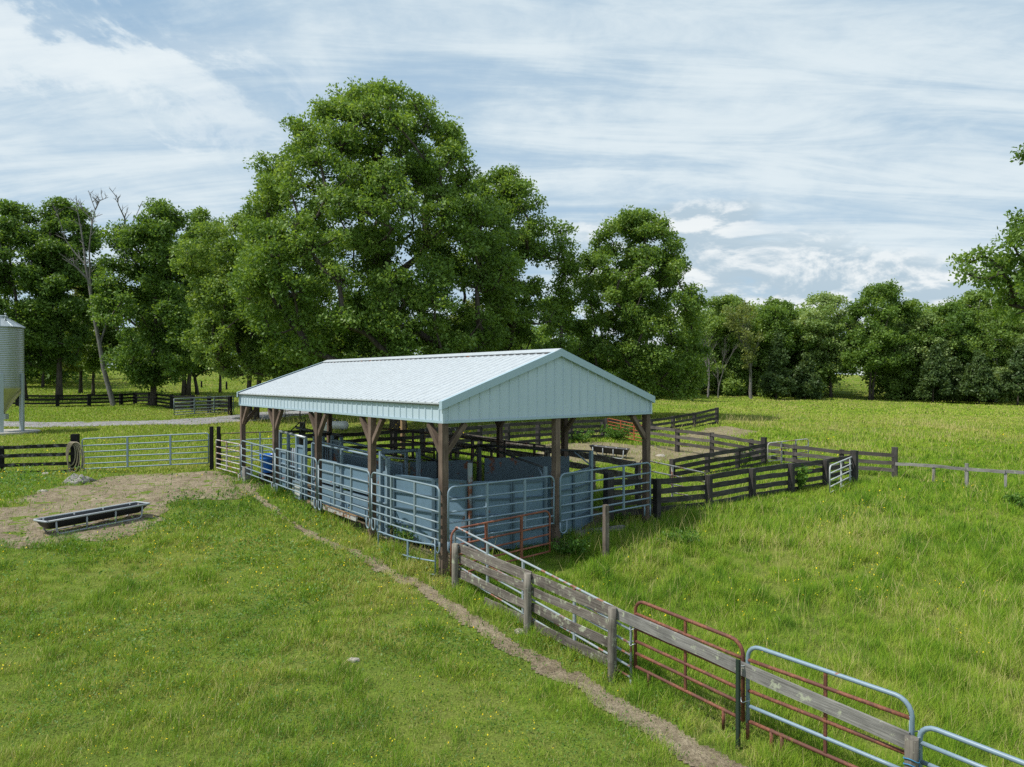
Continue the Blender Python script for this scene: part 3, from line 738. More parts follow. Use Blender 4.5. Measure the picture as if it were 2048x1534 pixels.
# second run, behind it
pB = [DP(1330, 24.2), DP(1345, 24.8), DP(1415, 26.3), DP(1476, 27.8), DP(1528, 29.3)]
tB = [ZT(24.2, 921), ZT(24.8, 918), ZT(26.3, 906), ZT(27.8, 897), ZT(29.3, 887)]
board_fence('board_fence', 'dark four board fence behind the front run, ending in a tall post', pB[1:], tB[1:], (.05, .29, .53, .77), .15, 'dark_wood', 'dark_wood', .15, tall=((3, .26),), side=-1)
# long grey run from the orange gate to the far right post
pC = [DP(1289, 34.6), DP(1355, 32.6), DP(1424, 31.2), DP(1503, 30.2), DP(1590, 29.0), DP(1684, 27.9), DP(1790, 26.8)]
tC = [ZT(34.6, 848), ZT(32.6, 857), ZT(31.2, 865), ZT(30.2, 878), ZT(29.0, 889), ZT(27.9, 899), ZT(26.8, 905)]
board_fence('board_fence', 'weathered grey three board fence crossing from the orange gate to the pasture rail', pC, tC, (.09, .38, .66), .14, 'grey_wood', 'dark_wood', .16, tall=((6, .2),), side=-1)
# low single rail beyond
pD = [DP(1792, 26.7), DP(1868, 25.8), DP(1934, 25.0), DP(2012, 24.2), DP(2110, 23.4), DP(2200, 22.6)]
tD = [ZT(26.7, 924), ZT(25.8, 929), ZT(25.0, 935), ZT(24.2, 940), ZT(23.4, 946), ZT(22.6, 952)]
board_fence('rail_fence', 'low bleached single rail on thin stakes in the meadow', pD, tD, (.06,), .11, 'old_board', 'old_board', .085, tall=((2, .14),), skip=(0,), side=-1)
# dark rear run
pE = [DP(605, 27.0), DP(672, 27.4), DP(740, 27.9), DP(790, 28.3), DP(845, 28.7), DP(899, 29.3), DP(960, 30.0), DP(1015, 31.0), DP(1076, 32.6), DP(1141, 35), DP(1205, 37.3)]
tE = [ZT(p[1], y) for p, y in zip(pE, (868, 866.5, 863, 860, 857.5, 855, 851, 846.5, 843.5, 841, 839))]
board_fence('board_fence', 'dark four board fence along the back of the pens behind the barn', pE, tE, (.07, .33, .59, .85), .14, 'dark_wood', 'dark_wood', .17, tall=((0, .45),), side=-1)
pF = [DP(1213, 37.6), DP(1250, 39.2), DP(1302, 40.8), DP(1346, 42.3), DP(1389, 43.9), DP(1434, 45.4)]
tF = [ZT(p[1], y) for p, y in zip(pF, (837, 840, 838, 832, 825, 815))]
board_fence('board_fence', 'dark four board fence climbing to its end post in the open field', pF, tF, (.07, .36, .64, .92), .15, 'dark_wood', 'dark_wood', .17, side=-1)
# inner grey run under the roof line
pG = [DP(914, 27.5), DP(1003, 25.6), DP(1095, 23.6), DP(1185, 21.9), DP(1276, 20.6)]
tG = [ZT(p[1], y) for p, y in zip(pG, (865, 878, 894, 909, 925))]
board_fence('board_fence', 'pale grey two board alley fence slanting through the pens past the barn', pG, tG, (.07, .42), .19, 'old_wood', 'grey_wood', .14, side=-1)
# left: black board fence, gate, posts
pH = [DP(-260, 25.6), DP(-128, 26.1), DP(0, 26.6), DP(150, 27.1)]
tH = [ZT(25.6, 892), ZT(26.1, 892), ZT(26.6, 892), ZT(27.1, 887)]
board_fence('board_fence', 'worn black four board fence at the left edge, ending at the hose post', pH, tH, (.06, .385, .725, 1.03), .13, 'black_worn', 'black_wood', .2, tall=((3, .36),), side=-1)
a, b = DP(164, 27.0), DP(417, 27.3)
gate('farm_gate', 'long grey six rail farm gate closing the left yard', 'gate', a, b, ZT(27.0, 938), ZT(27.3, 926), ZT(27.1, 872)-ZT(27.1, 932), stays=(.355, .695), r=.026, m='tube_blue', corner=.10, rails=(0, .17, .37, .56, .77, 1.0), sides=6)
for px, lab in ((423, 'black square gate post holding the free end of the long grey gate'), (437, 'black square post right of its twin, where the worn white panel starts')):
    x, y = DP(px, 26.9); t = thing('gate_post', lab, 'post', (x, y, tz(x, y)), 'pair of tall black gate posts'); squarepost(x, y, ZT(26.9, 853), t, 'black_wood', .12, .1, 'shaft')
a, b = DP(441, 27.0), DP(598, 27.2)
gate('farm_gate', 'grey gate with a brown top rail behind the barn far corner', 'gate', a, b, ZT(27.0, 923), ZT(27.2, 917), 1.06, stays=(.5,), r=.022, m='tube_blue', top_m='tube_dark', corner=0, sides=6)
# gates in the right lot
def gate_px(name, label, ax, afoot, bx_, bfoot, atop, btop, **kw):
    raise NotImplementedError
gate('white_gate', 'short white tube gate standing open at the end of the front board fence', 'gate', AT(1660, 990), AT(1716, 962), tz(*AT(1660, 990))+.06, tz(*AT(1716, 962))+.10, HT(1660, 990, 936), rails=(0, .22, .46, .72, 1.0), stays=(.38, .7), r=.024, m=metal_paint('white_gate_paint', (.50, .52, .525), .08, .45), corner=.16)
gate('white_gate', 'rust streaked white gate seen through the front board fence beside the barn', 'gate', DP(1281, 19.8), DP(1411, 21.6), ZT(19.8, 990), ZT(21.6, 1012), 1.0, rails=(0, .22, .46, .72, 1.0), stays=(.47,), r=.022, m='tube_white', corner=.12)
gate('white_gate', 'pale gate with a curved corner next to the tall post of the rear lot fence', 'gate', DP(1536, 28.9), DP(1617, 29.8), ZT(28.9, 932), ZT(29.8, 922), .93, rails=(0, .2, .42, .68, 1.0), stays=(.33, .68), r=.022, m='tube_white', corner=.13)
gate('orange_gate', 'faded orange six rail gate at the back of the dusty lot', 'gate', DP(1216, 37.2), DP(1286, 34.8), ZT(37.2, 867), ZT(34.8, 884), .80, stays=(.38, .76), r=.022, m='tube_orange', corner=0, sides=6, rails=(0, .2, .4, .6, .8, 1.0))
# pens inside, dark rusty panels
gate('pen_gate', 'pale four rail gate with rounded top deep in the pens', 'gate', DP(850, 25.5), DP(911, 24.9), ZT(25.5, 895), ZT(24.9, 898), .72, rails=(0, .25, .5, .75, 1.0), stays=(), r=.022, m='tube_white', corner=.10, sides=6)
gate('corral_fence', 'dark rusty panel between the chute and the pale pen gate', 'corral panel', DP(748, 24.2), DP(868, 22.8), ZT(24.2, 905), ZT(22.8, 922), .85, rails=(0, .3, .62, 1.0), stays=(.3, .66), r=.03, m='tube_dark', corner=0, sides=6)
gate('corral_fence', 'dark rusty panel behind the curved crowding tub', 'corral panel', DP(884, 24.6), DP(1010, 22.4), ZT(24.6, 915), ZT(22.4, 935), .78, rails=(0, .3, .62, 1.0), stays=(.15, .5, .8), r=.03, m='tube_dark', corner=0, sides=6)
gate('corral_fence', 'dark rusty panel along the pale alley boards', 'corral panel', DP(905, 26.6), DP(1090, 22.8), ZT(26.6, 902), ZT(22.8, 930), .62, rails=(0, .5, 1.0), stays=(.25, .6, .9), r=.03, m='tube_dark', corner=0, sides=6)
# far left: black fence under the trees, gate, wire posts
pI = [DP(-60, 58.5)]+[DP(p, d) for p, d in ((35, 58.8), (115, 59.2), (178, 60.2), (242, 62.0), (270, 63.0), (300, 62.6))]
tI = [ZT(p[1], y) for p, y in zip(pI, (789, 789, 789, 788, 787, 785, 784.5))]
board_fence('board_fence', 'black four board fence under the trees along the farm lane', pI, tI, (.12, .42, .72, 1.02), .15, 'black_wood', 'black_wood', .26, side=-1)
pJ = [DP(p, d) for p, d in ((311, 62.5), (344, 58), (384, 56.5), (418, 55), (460, 53.5))]
tJ = [ZT(p[1], y) for p, y in zip(pJ, (786, 789.5, 791, 792, 793))]
board_fence('board_fence', 'black four board fence behind the grey lane gate', pJ, tJ, (.12, .42, .72, 1.02), .15, 'black_wood', 'black_wood', .24, side=-1)
gate('lane_gate', 'grey green six rail gate swung open beside the gravel lane', 'gate', AT(348, 834), AT(467, 826), tz(*AT(348, 834))+.15, tz(*AT(467, 826))+.15, HT(348, 834, 802), stays=(.33, .66), r=.035, m='tube_green', corner=0, sides=6)
a, b = AT(570, 843), AT(640, 838)
gate('lane_gate', 'dark rusty gate behind the second barn post by the lane', 'gate', a, b, tz(*a)+.15, tz(*b)+.15, HT(570, 843, 818), stays=(.42, .85), r=.03, m='tube_dark', corner=0, sides=6, rails=(0, .33, .66, 1.0))
for px, py, h in ((403, 776, 14), (453, 780, 17)):
    x, y = AT(px, py); t = thing('wire_post', 'thin dark wire fence post in the far field, %s' % ('nearer the slim single trunk' if px > 420 else 'beside the clump of trunks'), 'post', (x, y, tz(x, y)))
    roundpost(x, y, tz(x, y)+h/1421*y, t, 'black_wood', .11, 'shaft')
# ---------------------------------------------------------------- cattle handling gear under the roof
def wall_panels(t, pts, z0, z1, out, m='blue_sheet', ribs=4, name='wall_panel', frame_m='tube_blue'):
    for (a, b) in zip(pts[:-1], pts[1:]):
        A = BP(*a); B = BP(*b); L = math.hypot(B[0]-A[0], B[1]-A[1]); dx, dy = (B[0]-A[0])/L, (B[1]-A[1])/L; nx, ny = dy*out, -dx*out
        mb = MB(); zc = (z0+z1)/2
        mb.bar((*A, zc), (*B, zc), .012, z1-z0)
        p = mb.build(name, m, t)
        mb = MB(); o = .026
        for k in range(ribs):
            z = z0+.04+(z1-z0-.08)*k/(ribs-1) if ribs > 1 else z1
            h = .05 if k in (0, ribs-1) else .03
            mb.bar((A[0]+nx*o+dx*.03, A[1]+ny*o+dy*.03, z), (B[0]+nx*o-dx*.03, B[1]+ny*o-dy*.03, z), .036, h)
        for e in (A, B):
            s = 1 if e is A else -1
            mb.bar((e[0]+nx*o*1.05+dx*.02*s, e[1]+ny*o*1.05+dy*.02*s, z0), (e[0]+nx*o*1.05+dx*.02*s, e[1]+ny*o*1.05+dy*.02*s, z1+.003), .04, .042, up=(nx, ny, 0))
        mb.build('stiffener', frame_m, p)
def upost(t, u, v, z0, z1, w=.07, m='tube_blue', name='post'):
    x, y = BP(u, v); mb = MB(); mb.bar((x, y, z0), (x, y, z1), w, w, up=(-.6235, .782, 0)); mb.build(name, m, t)
def ubar(t, a, za, b, zb, r=.03, m='tube_blue', name='rail', sides=6):
    mb = MB(); mb.tube([(*BP(*a), za), (*BP(*b), zb)], r, sides); mb.build(name, m, t)
x, y = BP(2, 3); tub = thing('crowding_tub', 'curved blue-grey sheet metal crowding pen under the near end of the roof', 'cattle pen', (x, y, tz(x, y)))
wall_panels(tub, [(3.0, .58), (1.75, .92), (.98, 1.32)], .12, 1.70, 1, ribs=5, frame_m='rib_blue')
wall_panels(tub, [(.90, 1.40), (.46, 2.2), (.27, 3.02)], .12, 1.68, 1, ribs=5, frame_m='rib_blue')
wall_panels(tub, [(.27, 3.12), (.46, 4.1), (.92, 5.15)], .18, 1.72, 1, ribs=5, frame_m='rib_blue')
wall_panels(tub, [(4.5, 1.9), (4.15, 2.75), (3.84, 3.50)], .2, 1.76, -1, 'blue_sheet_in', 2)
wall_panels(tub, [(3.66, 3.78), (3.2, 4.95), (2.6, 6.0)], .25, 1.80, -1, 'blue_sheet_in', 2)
upost(tub, .94, 1.36, .0, 2.10, .075, 'tube_mixed'); upost(tub, .95, 5.22, .1, 2.14, .08); upost(tub, 3.75, 3.65, .1, 2.2, .10, 'steel_dark'); upost(tub, .3, 3.07, .1, 1.95, .07)
upost(tub, 4.2, 2.6, .2, 2.15, .08, 'steel_dark')
ubar(tub, (3.75, 3.65), 2.16, (.94, 1.36), 2.06, .022, 'steel_dark', 'overhead_arm'); ubar(tub, (3.75, 3.65), 2.16, (.3, 3.07), 1.92, .028, 'steel_dark', 'overhead_arm'); ubar(tub, (3.75, 3.65), 2.16, (.95, 5.22), 2.11, .032, 'steel_dark', 'overhead_arm')
ubar(tub, (3.75, 3.65), 2.14, (4.2, 2.6), 2.0, .03, 'steel_dark', 'overhead_arm'); ubar(tub, (4.2, 2.6), 1.75, (3.7, 1.6), 2.1, .026, 'steel_dark', 'brace'); ubar(tub, (.95, 5.22), 1.75, (1.25, 4.9), 2.1, .02, 'tube_blue', 'brace'); ubar(tub, (.3, 3.07), 1.6, (.6, 3.1), 1.9, .02, 'tube_blue', 'brace')
mb = MB(); A = BP(1.5, 1.3); mb.bar((*A, .42), (*BP(.75, 2.4), .42), .5, .03); mb.build('footplate', 'tube_mixed', tub)
x, y = BP(6.2, 1.1); ch = thing('cattle_chute', 'long blue-grey working chute with sheet sides and a wooden ramp floor', 'cattle chute', (x, y, tz(x, y)))
wall_panels(ch, [(4.25, .70), (6.1, .70), (8.05, .70)], .98, 1.66, -1, 'blue_sheet', 3)
wall_panels(ch, [(4.25, .72), (6.1, .72), (8.05, .72)], .30, .92, -1, 'blue_sheet', 2, 'kick_panel')
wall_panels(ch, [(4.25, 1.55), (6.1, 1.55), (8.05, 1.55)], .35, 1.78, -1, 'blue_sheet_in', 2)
for u in (4.2, 6.1, 8.1):
    for v in (.66, 1.60): upost(ch, u, v, .0 if u < 6 else .15, 2.08, .07)
for v in (.66, 1.60): ubar(ch, (4.2, v), 2.02, (8.1, v), 2.09, .035, 'tube_blue')
ubar(ch, (4.2, .8), 2.06, (8.1, .8), 2.13, .028, 'tube_blue')
mb = MB()
for k in range(5): mb.bar((*BP(4.4, .38+.05*k-.12), .50-.02*k), (*BP(6.9, .38+.05*k-.12), .52-.02*k), .044, .02)
mb.build('walk_board', 'tan_board_lit_post', ch)
mb = MB(); mb.bar((*BP(4.3, .22), .44), (*BP(7.4, .22), .48), .05, .10); mb.build('side_rail', 'tube_white', ch)
x, y = BP(3.6, 1.0); sg = thing('slide_gate', 'tall narrow blue-grey slide gate frame between the tub and the chute', 'gate', (x, y, tz(x, y)))
for v in (.55, 1.62): upost(sg, 3.62, v, .05, 2.2, .09)
for u in (3.3,): upost(sg, u, .56, .05, 2.06, .09)
ubar(sg, (3.62, .55), 2.17, (3.62, 1.62), 2.17, .045, 'tube_blue', 'header'); ubar(sg, (3.62, .55), 2.14, (3.3, .56), 2.02, .04, 'tube_blue', 'header')
wall_panels(sg, [(4.15, .60), (3.35, .60)], .12, 1.72, 1, 'blue_sheet', 3, 'door_sheet')
mb = MB(); mb.tube([(*BP(4.02, .52), .1), (*BP(4.02, .52), 1.3)], .014, 6); mb.build('rod', metal_paint('red_rod', (.35, .03, .03), 0), sg)
ubar(sg, (3.62, .7), 2.05, (3.9, 1.9), 1.85, .03, 'galv', 'cylinder')
x, y = BP(9.2, 1.0); hg = thing('head_gate', 'grey blue squeeze chute and head gate of vertical bars beside the second barn post', 'head gate', (x, y, tz(x, y)))
for u in (8.25, 8.9, 9.6, 10.3):
    for v in (.50, 1.65): upost(hg, u, v, .35, 2.28 if u > 8.5 else 2.2, .085, 'tube_blue', 'upright')
for v in (.50, 1.65):
    ubar(hg, (8.2, v), 2.24, (10.35, v), 2.32, .045, 'galv' if v < 1 else 'steel_dark', 'top_rail'); ubar(hg, (8.25, v), 1.25, (10.3, v), 1.3, .03, 'tube_blue', 'rail')
    for k in range(9):
        u = 8.98+k*.075; ubar(hg, (u, v+.01), .55, (u, v+.01), 1.86, .018, 'steel_dark' if k % 2 else 'tube_blue', 'bar')
ubar(hg, (10.3, .5), 2.28, (10.3, 1.65), 2.28, .05, 'steel_dark', 'top_rail'); ubar(hg, (8.9, .5), 2.26, (8.9, 1.65), 2.26, .04, 'steel_dark', 'top_rail')
ubar(hg, (9.0, 1.0), 2.38, (10.2, 1.0), 2.42, .05, 'steel_dark', 'lever'); ubar(hg, (9.6, .5), 2.3, (9.9, 1.0), 2.62, .018, 'steel_dark', 'lever'); ubar(hg, (9.0, .6), 2.28, (8.7, .7), 2.75, .02, 'steel_dark', 'lever')
wall_panels(hg, [(8.85, .50), (8.3, .50)], .45, 2.0, 1, 'blue_sheet', 2, 'side_sheet'); wall_panels(hg, [(10.25, .52), (9.75, .52)], .5, 1.72, 1, 'blue_sheet', 2, 'side_sheet')
wall_panels(hg, [(8.3, .40), (8.9, .40)], .35, .92, -1, 'tank_white', 2, 'kick_sheet')
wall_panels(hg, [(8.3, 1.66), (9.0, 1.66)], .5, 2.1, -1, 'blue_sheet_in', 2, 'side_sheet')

# ---------------------------------------------------------------- feed troughs
def trough(name, label, A, B, w=.56, ext=.22, h=.36, perp=1, rr=.03, deep=.20, rim_m='trough_frame'):
    L = math.hypot(B[0]-A[0], B[1]-A[1]); dx, dy = (B[0]-A[0])/L, (B[1]-A[1])/L; nx, ny = -dy*perp, dx*perp
    za, zb = float(gz(*A)), float(gz(*B))
    t = thing(name, label, 'feed trough', (A[0], A[1], za), 'black feed troughs on pipe stands')
    def P(s, o, z): f = s/L; return (A[0]+dx*s+nx*o, A[1]+dy*s+ny*o, za+(zb-za)*f+z)
    mb = MB(); n = 12
    # open tub: outer and inner skins, cross-section rounded
    def sec(s, k, inner):
        e = min(1, (s+ext)/.16, (L+ext-s)/.16); e = max(e, 0)**.5
        zz = h-(deep*e+.0)*(1 if not inner else .93)
        g = .012 if inner else 0
        a = -1+2*k/8; half = (w/2-g)
        ww = half*(a if abs(a) > .999 else a*(.93)); dep = (1-abs(a)**2.6)
        return ww+w/2, h-(h-zz)*dep
    S = [-ext+(L+2*ext)*k/n for k in range(n+1)]; S = [-ext, -ext+.06, -ext+.14]+S[1:-1]+[L+ext-.14, L+ext-.06, L+ext]
    for inner in (False, True):
        for s0, s1 in zip(S[:-1], S[1:]):
            for k in range(8):
                a, b = sec(s0, k, inner), sec(s0, k+1, inner); c, d = sec(s1, k+1, inner), sec(s1, k, inner)
                mb.quad([P(s0, *a), P(s0, *b), P(s1, *c), P(s1, *d)], smooth=False)
    mb.build('tub', 'trough_black', t)
    mb = MB(); r = .02
    ring = [P(-ext+.03, 0, h), P(L+ext-.03, 0, h), P(L+ext, .05, h), P(L+ext, w-.05, h), P(L+ext-.03, w, h), P(-ext+.03, w, h), P(-ext, w-.05, h), P(-ext, .05, h), P(-ext+.03, 0, h)]
    mb.tube(ring, rr, 8); mb.build('rim', rim_m, t)
    for o, s in ((.02, 1), (w-.02, -1)):
        mb = MB(); q = [P(.0, o, h)]
        q += [P(.02, o, .1), P(.06, o, .04), P(.14, o, .025), P(L-.14, o, .025), P(L-.06, o, .04), P(L-.02, o, .1), P(L, o, h)]
        mb.tube(q, .022, 8); mb.build('runner', 'trough_frame', t)
        for f in (1/3, 2/3):
            mb = MB(); mb.tube([P(L*f, o, .025), P(L*f, o, h)], .022, 8); mb.build('leg', 'trough_frame', t)
    return t
trough('feed_trough', 'long black feed trough on a grey pipe stand in the bare dirt yard', AT(112, 1073), AT(285, 1037), perp=1, rr=.026, deep=.23)
trough('feed_trough', 'black feed trough farther off in the dusty lot seen under the gable', AT(1185, 911), AT(1247, 918), w=.5, ext=.15, h=.42, perp=1, rr=.017, deep=.27, rim_m='trough_black')

# ---------------------------------------------------------------- feed bin
sx, sy = DP(0, 41); sz = tz(sx, sy); Zs = lambda py: ZT(41, 0)+(0-py)*41/1421.
silo = thing('feed_bin', 'tall galvanised feed bin on legs at the left edge of the photo', 'silo', (sx, sy, sz))
r = 1.16; z1, z0 = Zs(654), Zs(777)
prof = []; nr = 34
for k in range(nr*4+1):
    f = k/(nr*4); prof.append((r+.018*math.sin(f*nr*2*math.pi), z0+(z1-z0)*f))
mb = MB(); mb.lathe((sx, sy, 0), prof, 40); mb.build('shell', 'galv', silo)
mb = MB(); zt = Zs(637); mb.lathe((sx, sy, 0), [(r+.07, z1-.05), (r+.07, z1+.0), (.42, zt), (.40, zt+.02), (.40, zt+.13), (.34, zt+.17), (0.001, zt+.19)], 40, False); rf = mb.build('roof', 'galv', silo)
mb = MB()
for k in range(12):
    a = k*math.pi/6+.1; mb.bar((sx+(r+.06)*math.cos(a), sy+(r+.06)*math.sin(a), z1+.02), (sx+.43*math.cos(a), sy+.43*math.sin(a), zt+.015), .03, .04)
mb.build('rib', 'galv', rf)
mb = MB(); mb.tube([(sx+.55, sy-.3, zt-.12), (sx+.55, sy-.3, zt+.22)], .035, 8); mb.lathe((sx+.55, sy-.3, zt+.22), [(.001, .0), (.06, .0), (.06, .05), (.001, .07)], 10); mb.build('vent', 'galv', rf)
mb = MB(); zb = Zs(826); mb.lathe((sx, sy, 0), [(r+.012, z0+.06), (r+.012, z0-.02), (.24, zb), (.24, zb-.06), (.001, zb-.06)], 40, True); hp = mb.build('hopper', 'hopper', silo)
mb = MB(); mb.box((sx+.12, sy-.1, zb-.2), (.62, .5, .30), .3); mb.tube([(sx+.2, sy-.1, zb-.2), (sx-1.5, sy-.5, zb-.32)], .09, 10); mb.build('boot', 'galv', hp)
for k in range(6):
    a = R(-51+60*k); x, y = sx+(r+.04)*math.cos(a), sy+(r+.04)*math.sin(a); mb = MB()
    mb.bar((x, y, tz(x, y)-.05), (x, y, z0+.85), .19, .09, up=(math.cos(a), math.sin(a), 0)); mb.build('leg', 'galv_leg', silo)
mb = MB(); mb.lathe((sx, sy, sz), [(1.95, -.25), (1.95, .09), (.001, .09)], 28, False); mb.build('pad', 'concrete', silo)
# ---------------------------------------------------------------- tank, drum, odds and ends
a, b = DP(648, 42.5), DP(690, 42.0); za = ZT(42.3, 851)
tk = thing('fuel_tank', 'chalky white horizontal tank in the grass behind the barn', 'tank', (*a, tz(*a)))
mb = MB(); A = np.array((*a, za)); B = np.array((*b, za+.02)); d = (B-A)/np.linalg.norm(B-A); pts = []; rad = []
for k in range(6): q = k/5*math.pi/2; pts.append(A-d*.2*math.cos(q)); rad.append(max(.26*math.sin(q), .01))
for k in range(6): q = k/5*math.pi/2; pts.append(B+d*.2*math.sin(q)); rad.append(max(.26*math.cos(q), .01))
mb.tube(pts, .26, 20, radii=rad); mb.build('shell', 'tank_white', tk)
for f in (.15, .85):
    p = A+(B-A)*f; mb = MB(); mb.box((p[0], p[1], (za-.22+tz(p[0], p[1]))/2-.05), (.1, .4, max(.1, za-.16-tz(p[0], p[1])+.1)), 0); mb.build('leg', 'steel_dark', tk)
mb = MB(); p = A+(B-A)*.3; mb.box((p[0], p[1], za+.29), (.3, .16, .14)); mb.tube([(p[0]-.2, p[1], za+.35), (p[0]+.1, p[1], za+.44), (p[0]+.5, p[1], za+.28)], .03, 6); mb.build('valve', 'steel_dark', tk)
x, y = DP(650, 40.5); wb = thing('white_cabinet', 'small white metal cabinet standing before the chalky tank', 'cabinet', (x, y, tz(x, y)))
z = tz(x, y); zt = ZT(40.5, 849); mb = MB(); mb.box((x, y, (z+zt)/2-.05), (.46, .4, zt-z+.1), .2); mb.build('case', 'tank_white', wb)
mb = MB(); mb.box((x, y, zt+.02), (.52, .46, .035), .2); mb.build('lid', 'tank_white', wb)
x, y = BP(11.75, .62); z = .62; dr = thing('plastic_drum', 'bright blue open plastic drum behind a corral panel', 'drum', (x, y, z))
mb = MB(); mb.lathe((x, y, z+.22), [(.001, .0), (.21, .0), (.225, .03), (.245, .45), (.262, .46), (.262, .49), (.255, .50), (.262, .57), (.28, .58), (.28, .62), (.262, .62), (.245, .5), (.215, .04), (.001, .03)], 28); mb.build('body', 'blue_plastic', dr)
mb = MB(); mb.tube([(x-.27, y, z+.78), (x-.15, y-.2, z+.62), (x+.15, y-.2, z+.62), (x+.27, y, z+.78)], .008, 5); mb.build('handle', 'galv', dr)
x, y = BP(11.65, .65); z0 = float(gz(x, y)); bt = thing('rubber_tub', 'black rubber tub under the blue plastic drum', 'tub', (x, y, z0))
mb = MB(); mb.lathe((x, y, z0-.05), [(.001, 0), (.30, 0), (.36, .30), (.38, .31), (.38, .34), (.001, .34)], 24); mb.build('body', 'trough_black', bt)
x, y = BP(12.2, .75); z0 = float(gz(x, y)); bb = thing('old_barrel', 'dark brown barrel between the far corner post and the blue drum', 'barrel', (x, y, z0))
mb = MB(); mb.lathe((x, y, z0-.05), [(.001, 0), (.19, 0), (.21, .2), (.2, .22), (.215, .4), (.205, .42), (.20, .66), (.215, .67), (.215, .70), (.18, .69), (.001, .66)], 20); mb.build('body', metal_paint('brown_barrel', (.07, .045, .03), .5, .7), bb)
x, y = BP(12.12, .02); z0 = float(gz(x, y)); sb2 = thing('wood_block', 'short grey block of timber set at the foot of the barn far corner post', 'wood block', (x, y, z0))
mb = MB(); mb.bar((x, y, z0-.1), (x, y, ZT(24, 934)), .26, .2, up=(.78, .62, 0), seg=3, jit=.008, rnd=rnd); mb.build('block', 'old_board', sb2)
x, y = DP(150, 26.95); ho = thing('garden_hose', 'coiled tan hose hanging on the black fence end post', 'hose', (x, y, 1.4))
for k in range(5):
    mb = MB(); rx = .17+.035*k; rz = .44+.06*k; cx = x-.05+.06*k; yy = y-.19-.018*k; zc = ZT(27, 883)-rz
    mb.tube([(cx+rx*math.cos(a), yy, zc+rz*math.sin(a)) for a in np.linspace(0, 2*math.pi, 26)], .022, 6, cap=False); mb.build('coil', 'hose', ho)
mb = MB(); mb.tube([(x+.2, y-.22, ZT(27, 890)), (x+.42, y-.2, ZT(27, 915)), (x+.5, y-.25, ZT(27, 945))], .022, 6); mb.build('tail', 'hose', ho)
# bleached stump
x, y = AT(157, 966); z = float(gz(x, y)); st = thing('tree_stump', 'bleached split stump lying by the black hose post', 'stump', (x, y, z))
mb = MB(); rs = random.Random(4); n = 14
prof = [(1.15, -.05), (1.05, .05), (.9, .11), (.7, .16), (.5, .19), (.001, .17)]
i0 = 0
ang = [rs.uniform(.75, 1.3) for _ in range(n)]
for rr, zz in prof:
    for j in range(n):
        a = 2*math.pi*j/n; q = rr*ang[j]*(.33 if rr > .01 else 0); mb.v.append((x+q*1.25*math.cos(a), y+q*math.sin(a), z+zz*(1+.5*math.cos(a*2+1))*rs.uniform(.8, 1.15)))
for k in range(len(prof)-1):
    for j in range(n):
        l = (j+1) % n; mb.f.append((k*n+j, k*n+l, (k+1)*n+l, (k+1)*n+j)); mb.uv.append([(j*.1, k*.1), (j*.1+.1, k*.1), (j*.1+.1, k*.1+.1), (j*.1, k*.1+.1)]); mb.sm.append(False)
mb.build('stump_body', 'stump', st)
for a0, ln in ((.2, .55), (2.6, .5), (5.4, .5)):
    mb = MB(); mb.tube([(x+.2*math.cos(a0), y+.2*math.sin(a0), z+.14), (x+ln*.7*math.cos(a0), y+ln*.7*math.sin(a0), z+.09), (x+ln*math.cos(a0+.2), y+ln*math.sin(a0+.2), z+.01)], .05, 7, radii=[.09, .06, .03]); mb.build('root', 'stump', st)
def rock(px, py, s, label):
    x, y = AT(px, py); z = float(gz(x, y)); rr = random.Random(int(px)); t = thing('field_stone', label, 'stone', (x, y, z)); mb = MB(); n = 10
    pr = [(.9, -.3), (1, .05), (.85, .4), (.5, .62), (.001, .66)]
    jj = [rr.uniform(.7, 1.25) for _ in range(n)]
    for r_, z_ in pr:
        for j in range(n): a = 2*math.pi*j/n; mb.v.append((x+s*r_*jj[j]*1.3*math.cos(a), y+s*r_*jj[j]*math.sin(a), z+s*z_*rr.uniform(.85, 1.1)))
    for k in range(len(pr)-1):
        for j in range(n): l = (j+1) % n; mb.f.append((k*n+j, k*n+l, (k+1)*n+l, (k+1)*n+j)); mb.uv.append([(0, 0), (1, 0), (1, 1), (0, 1)]); mb.sm.append(False)
    mb.build('rock', 'stone', t)
rock(706, 1325, .075, 'small pale stone on a scuffed bare spot in the near pasture')
rock(1322, 914, .17, 'pale stone on the dusty lot beside the black trough')
rock(1040, 1262, .09, 'small tan stone at the foot of the second round fence post')
rock(92, 950, .12, 'pale stone in the grass left of the bleached stump')
rock(85, 985, .12, 'light flat stone at the edge of the dirt yard')
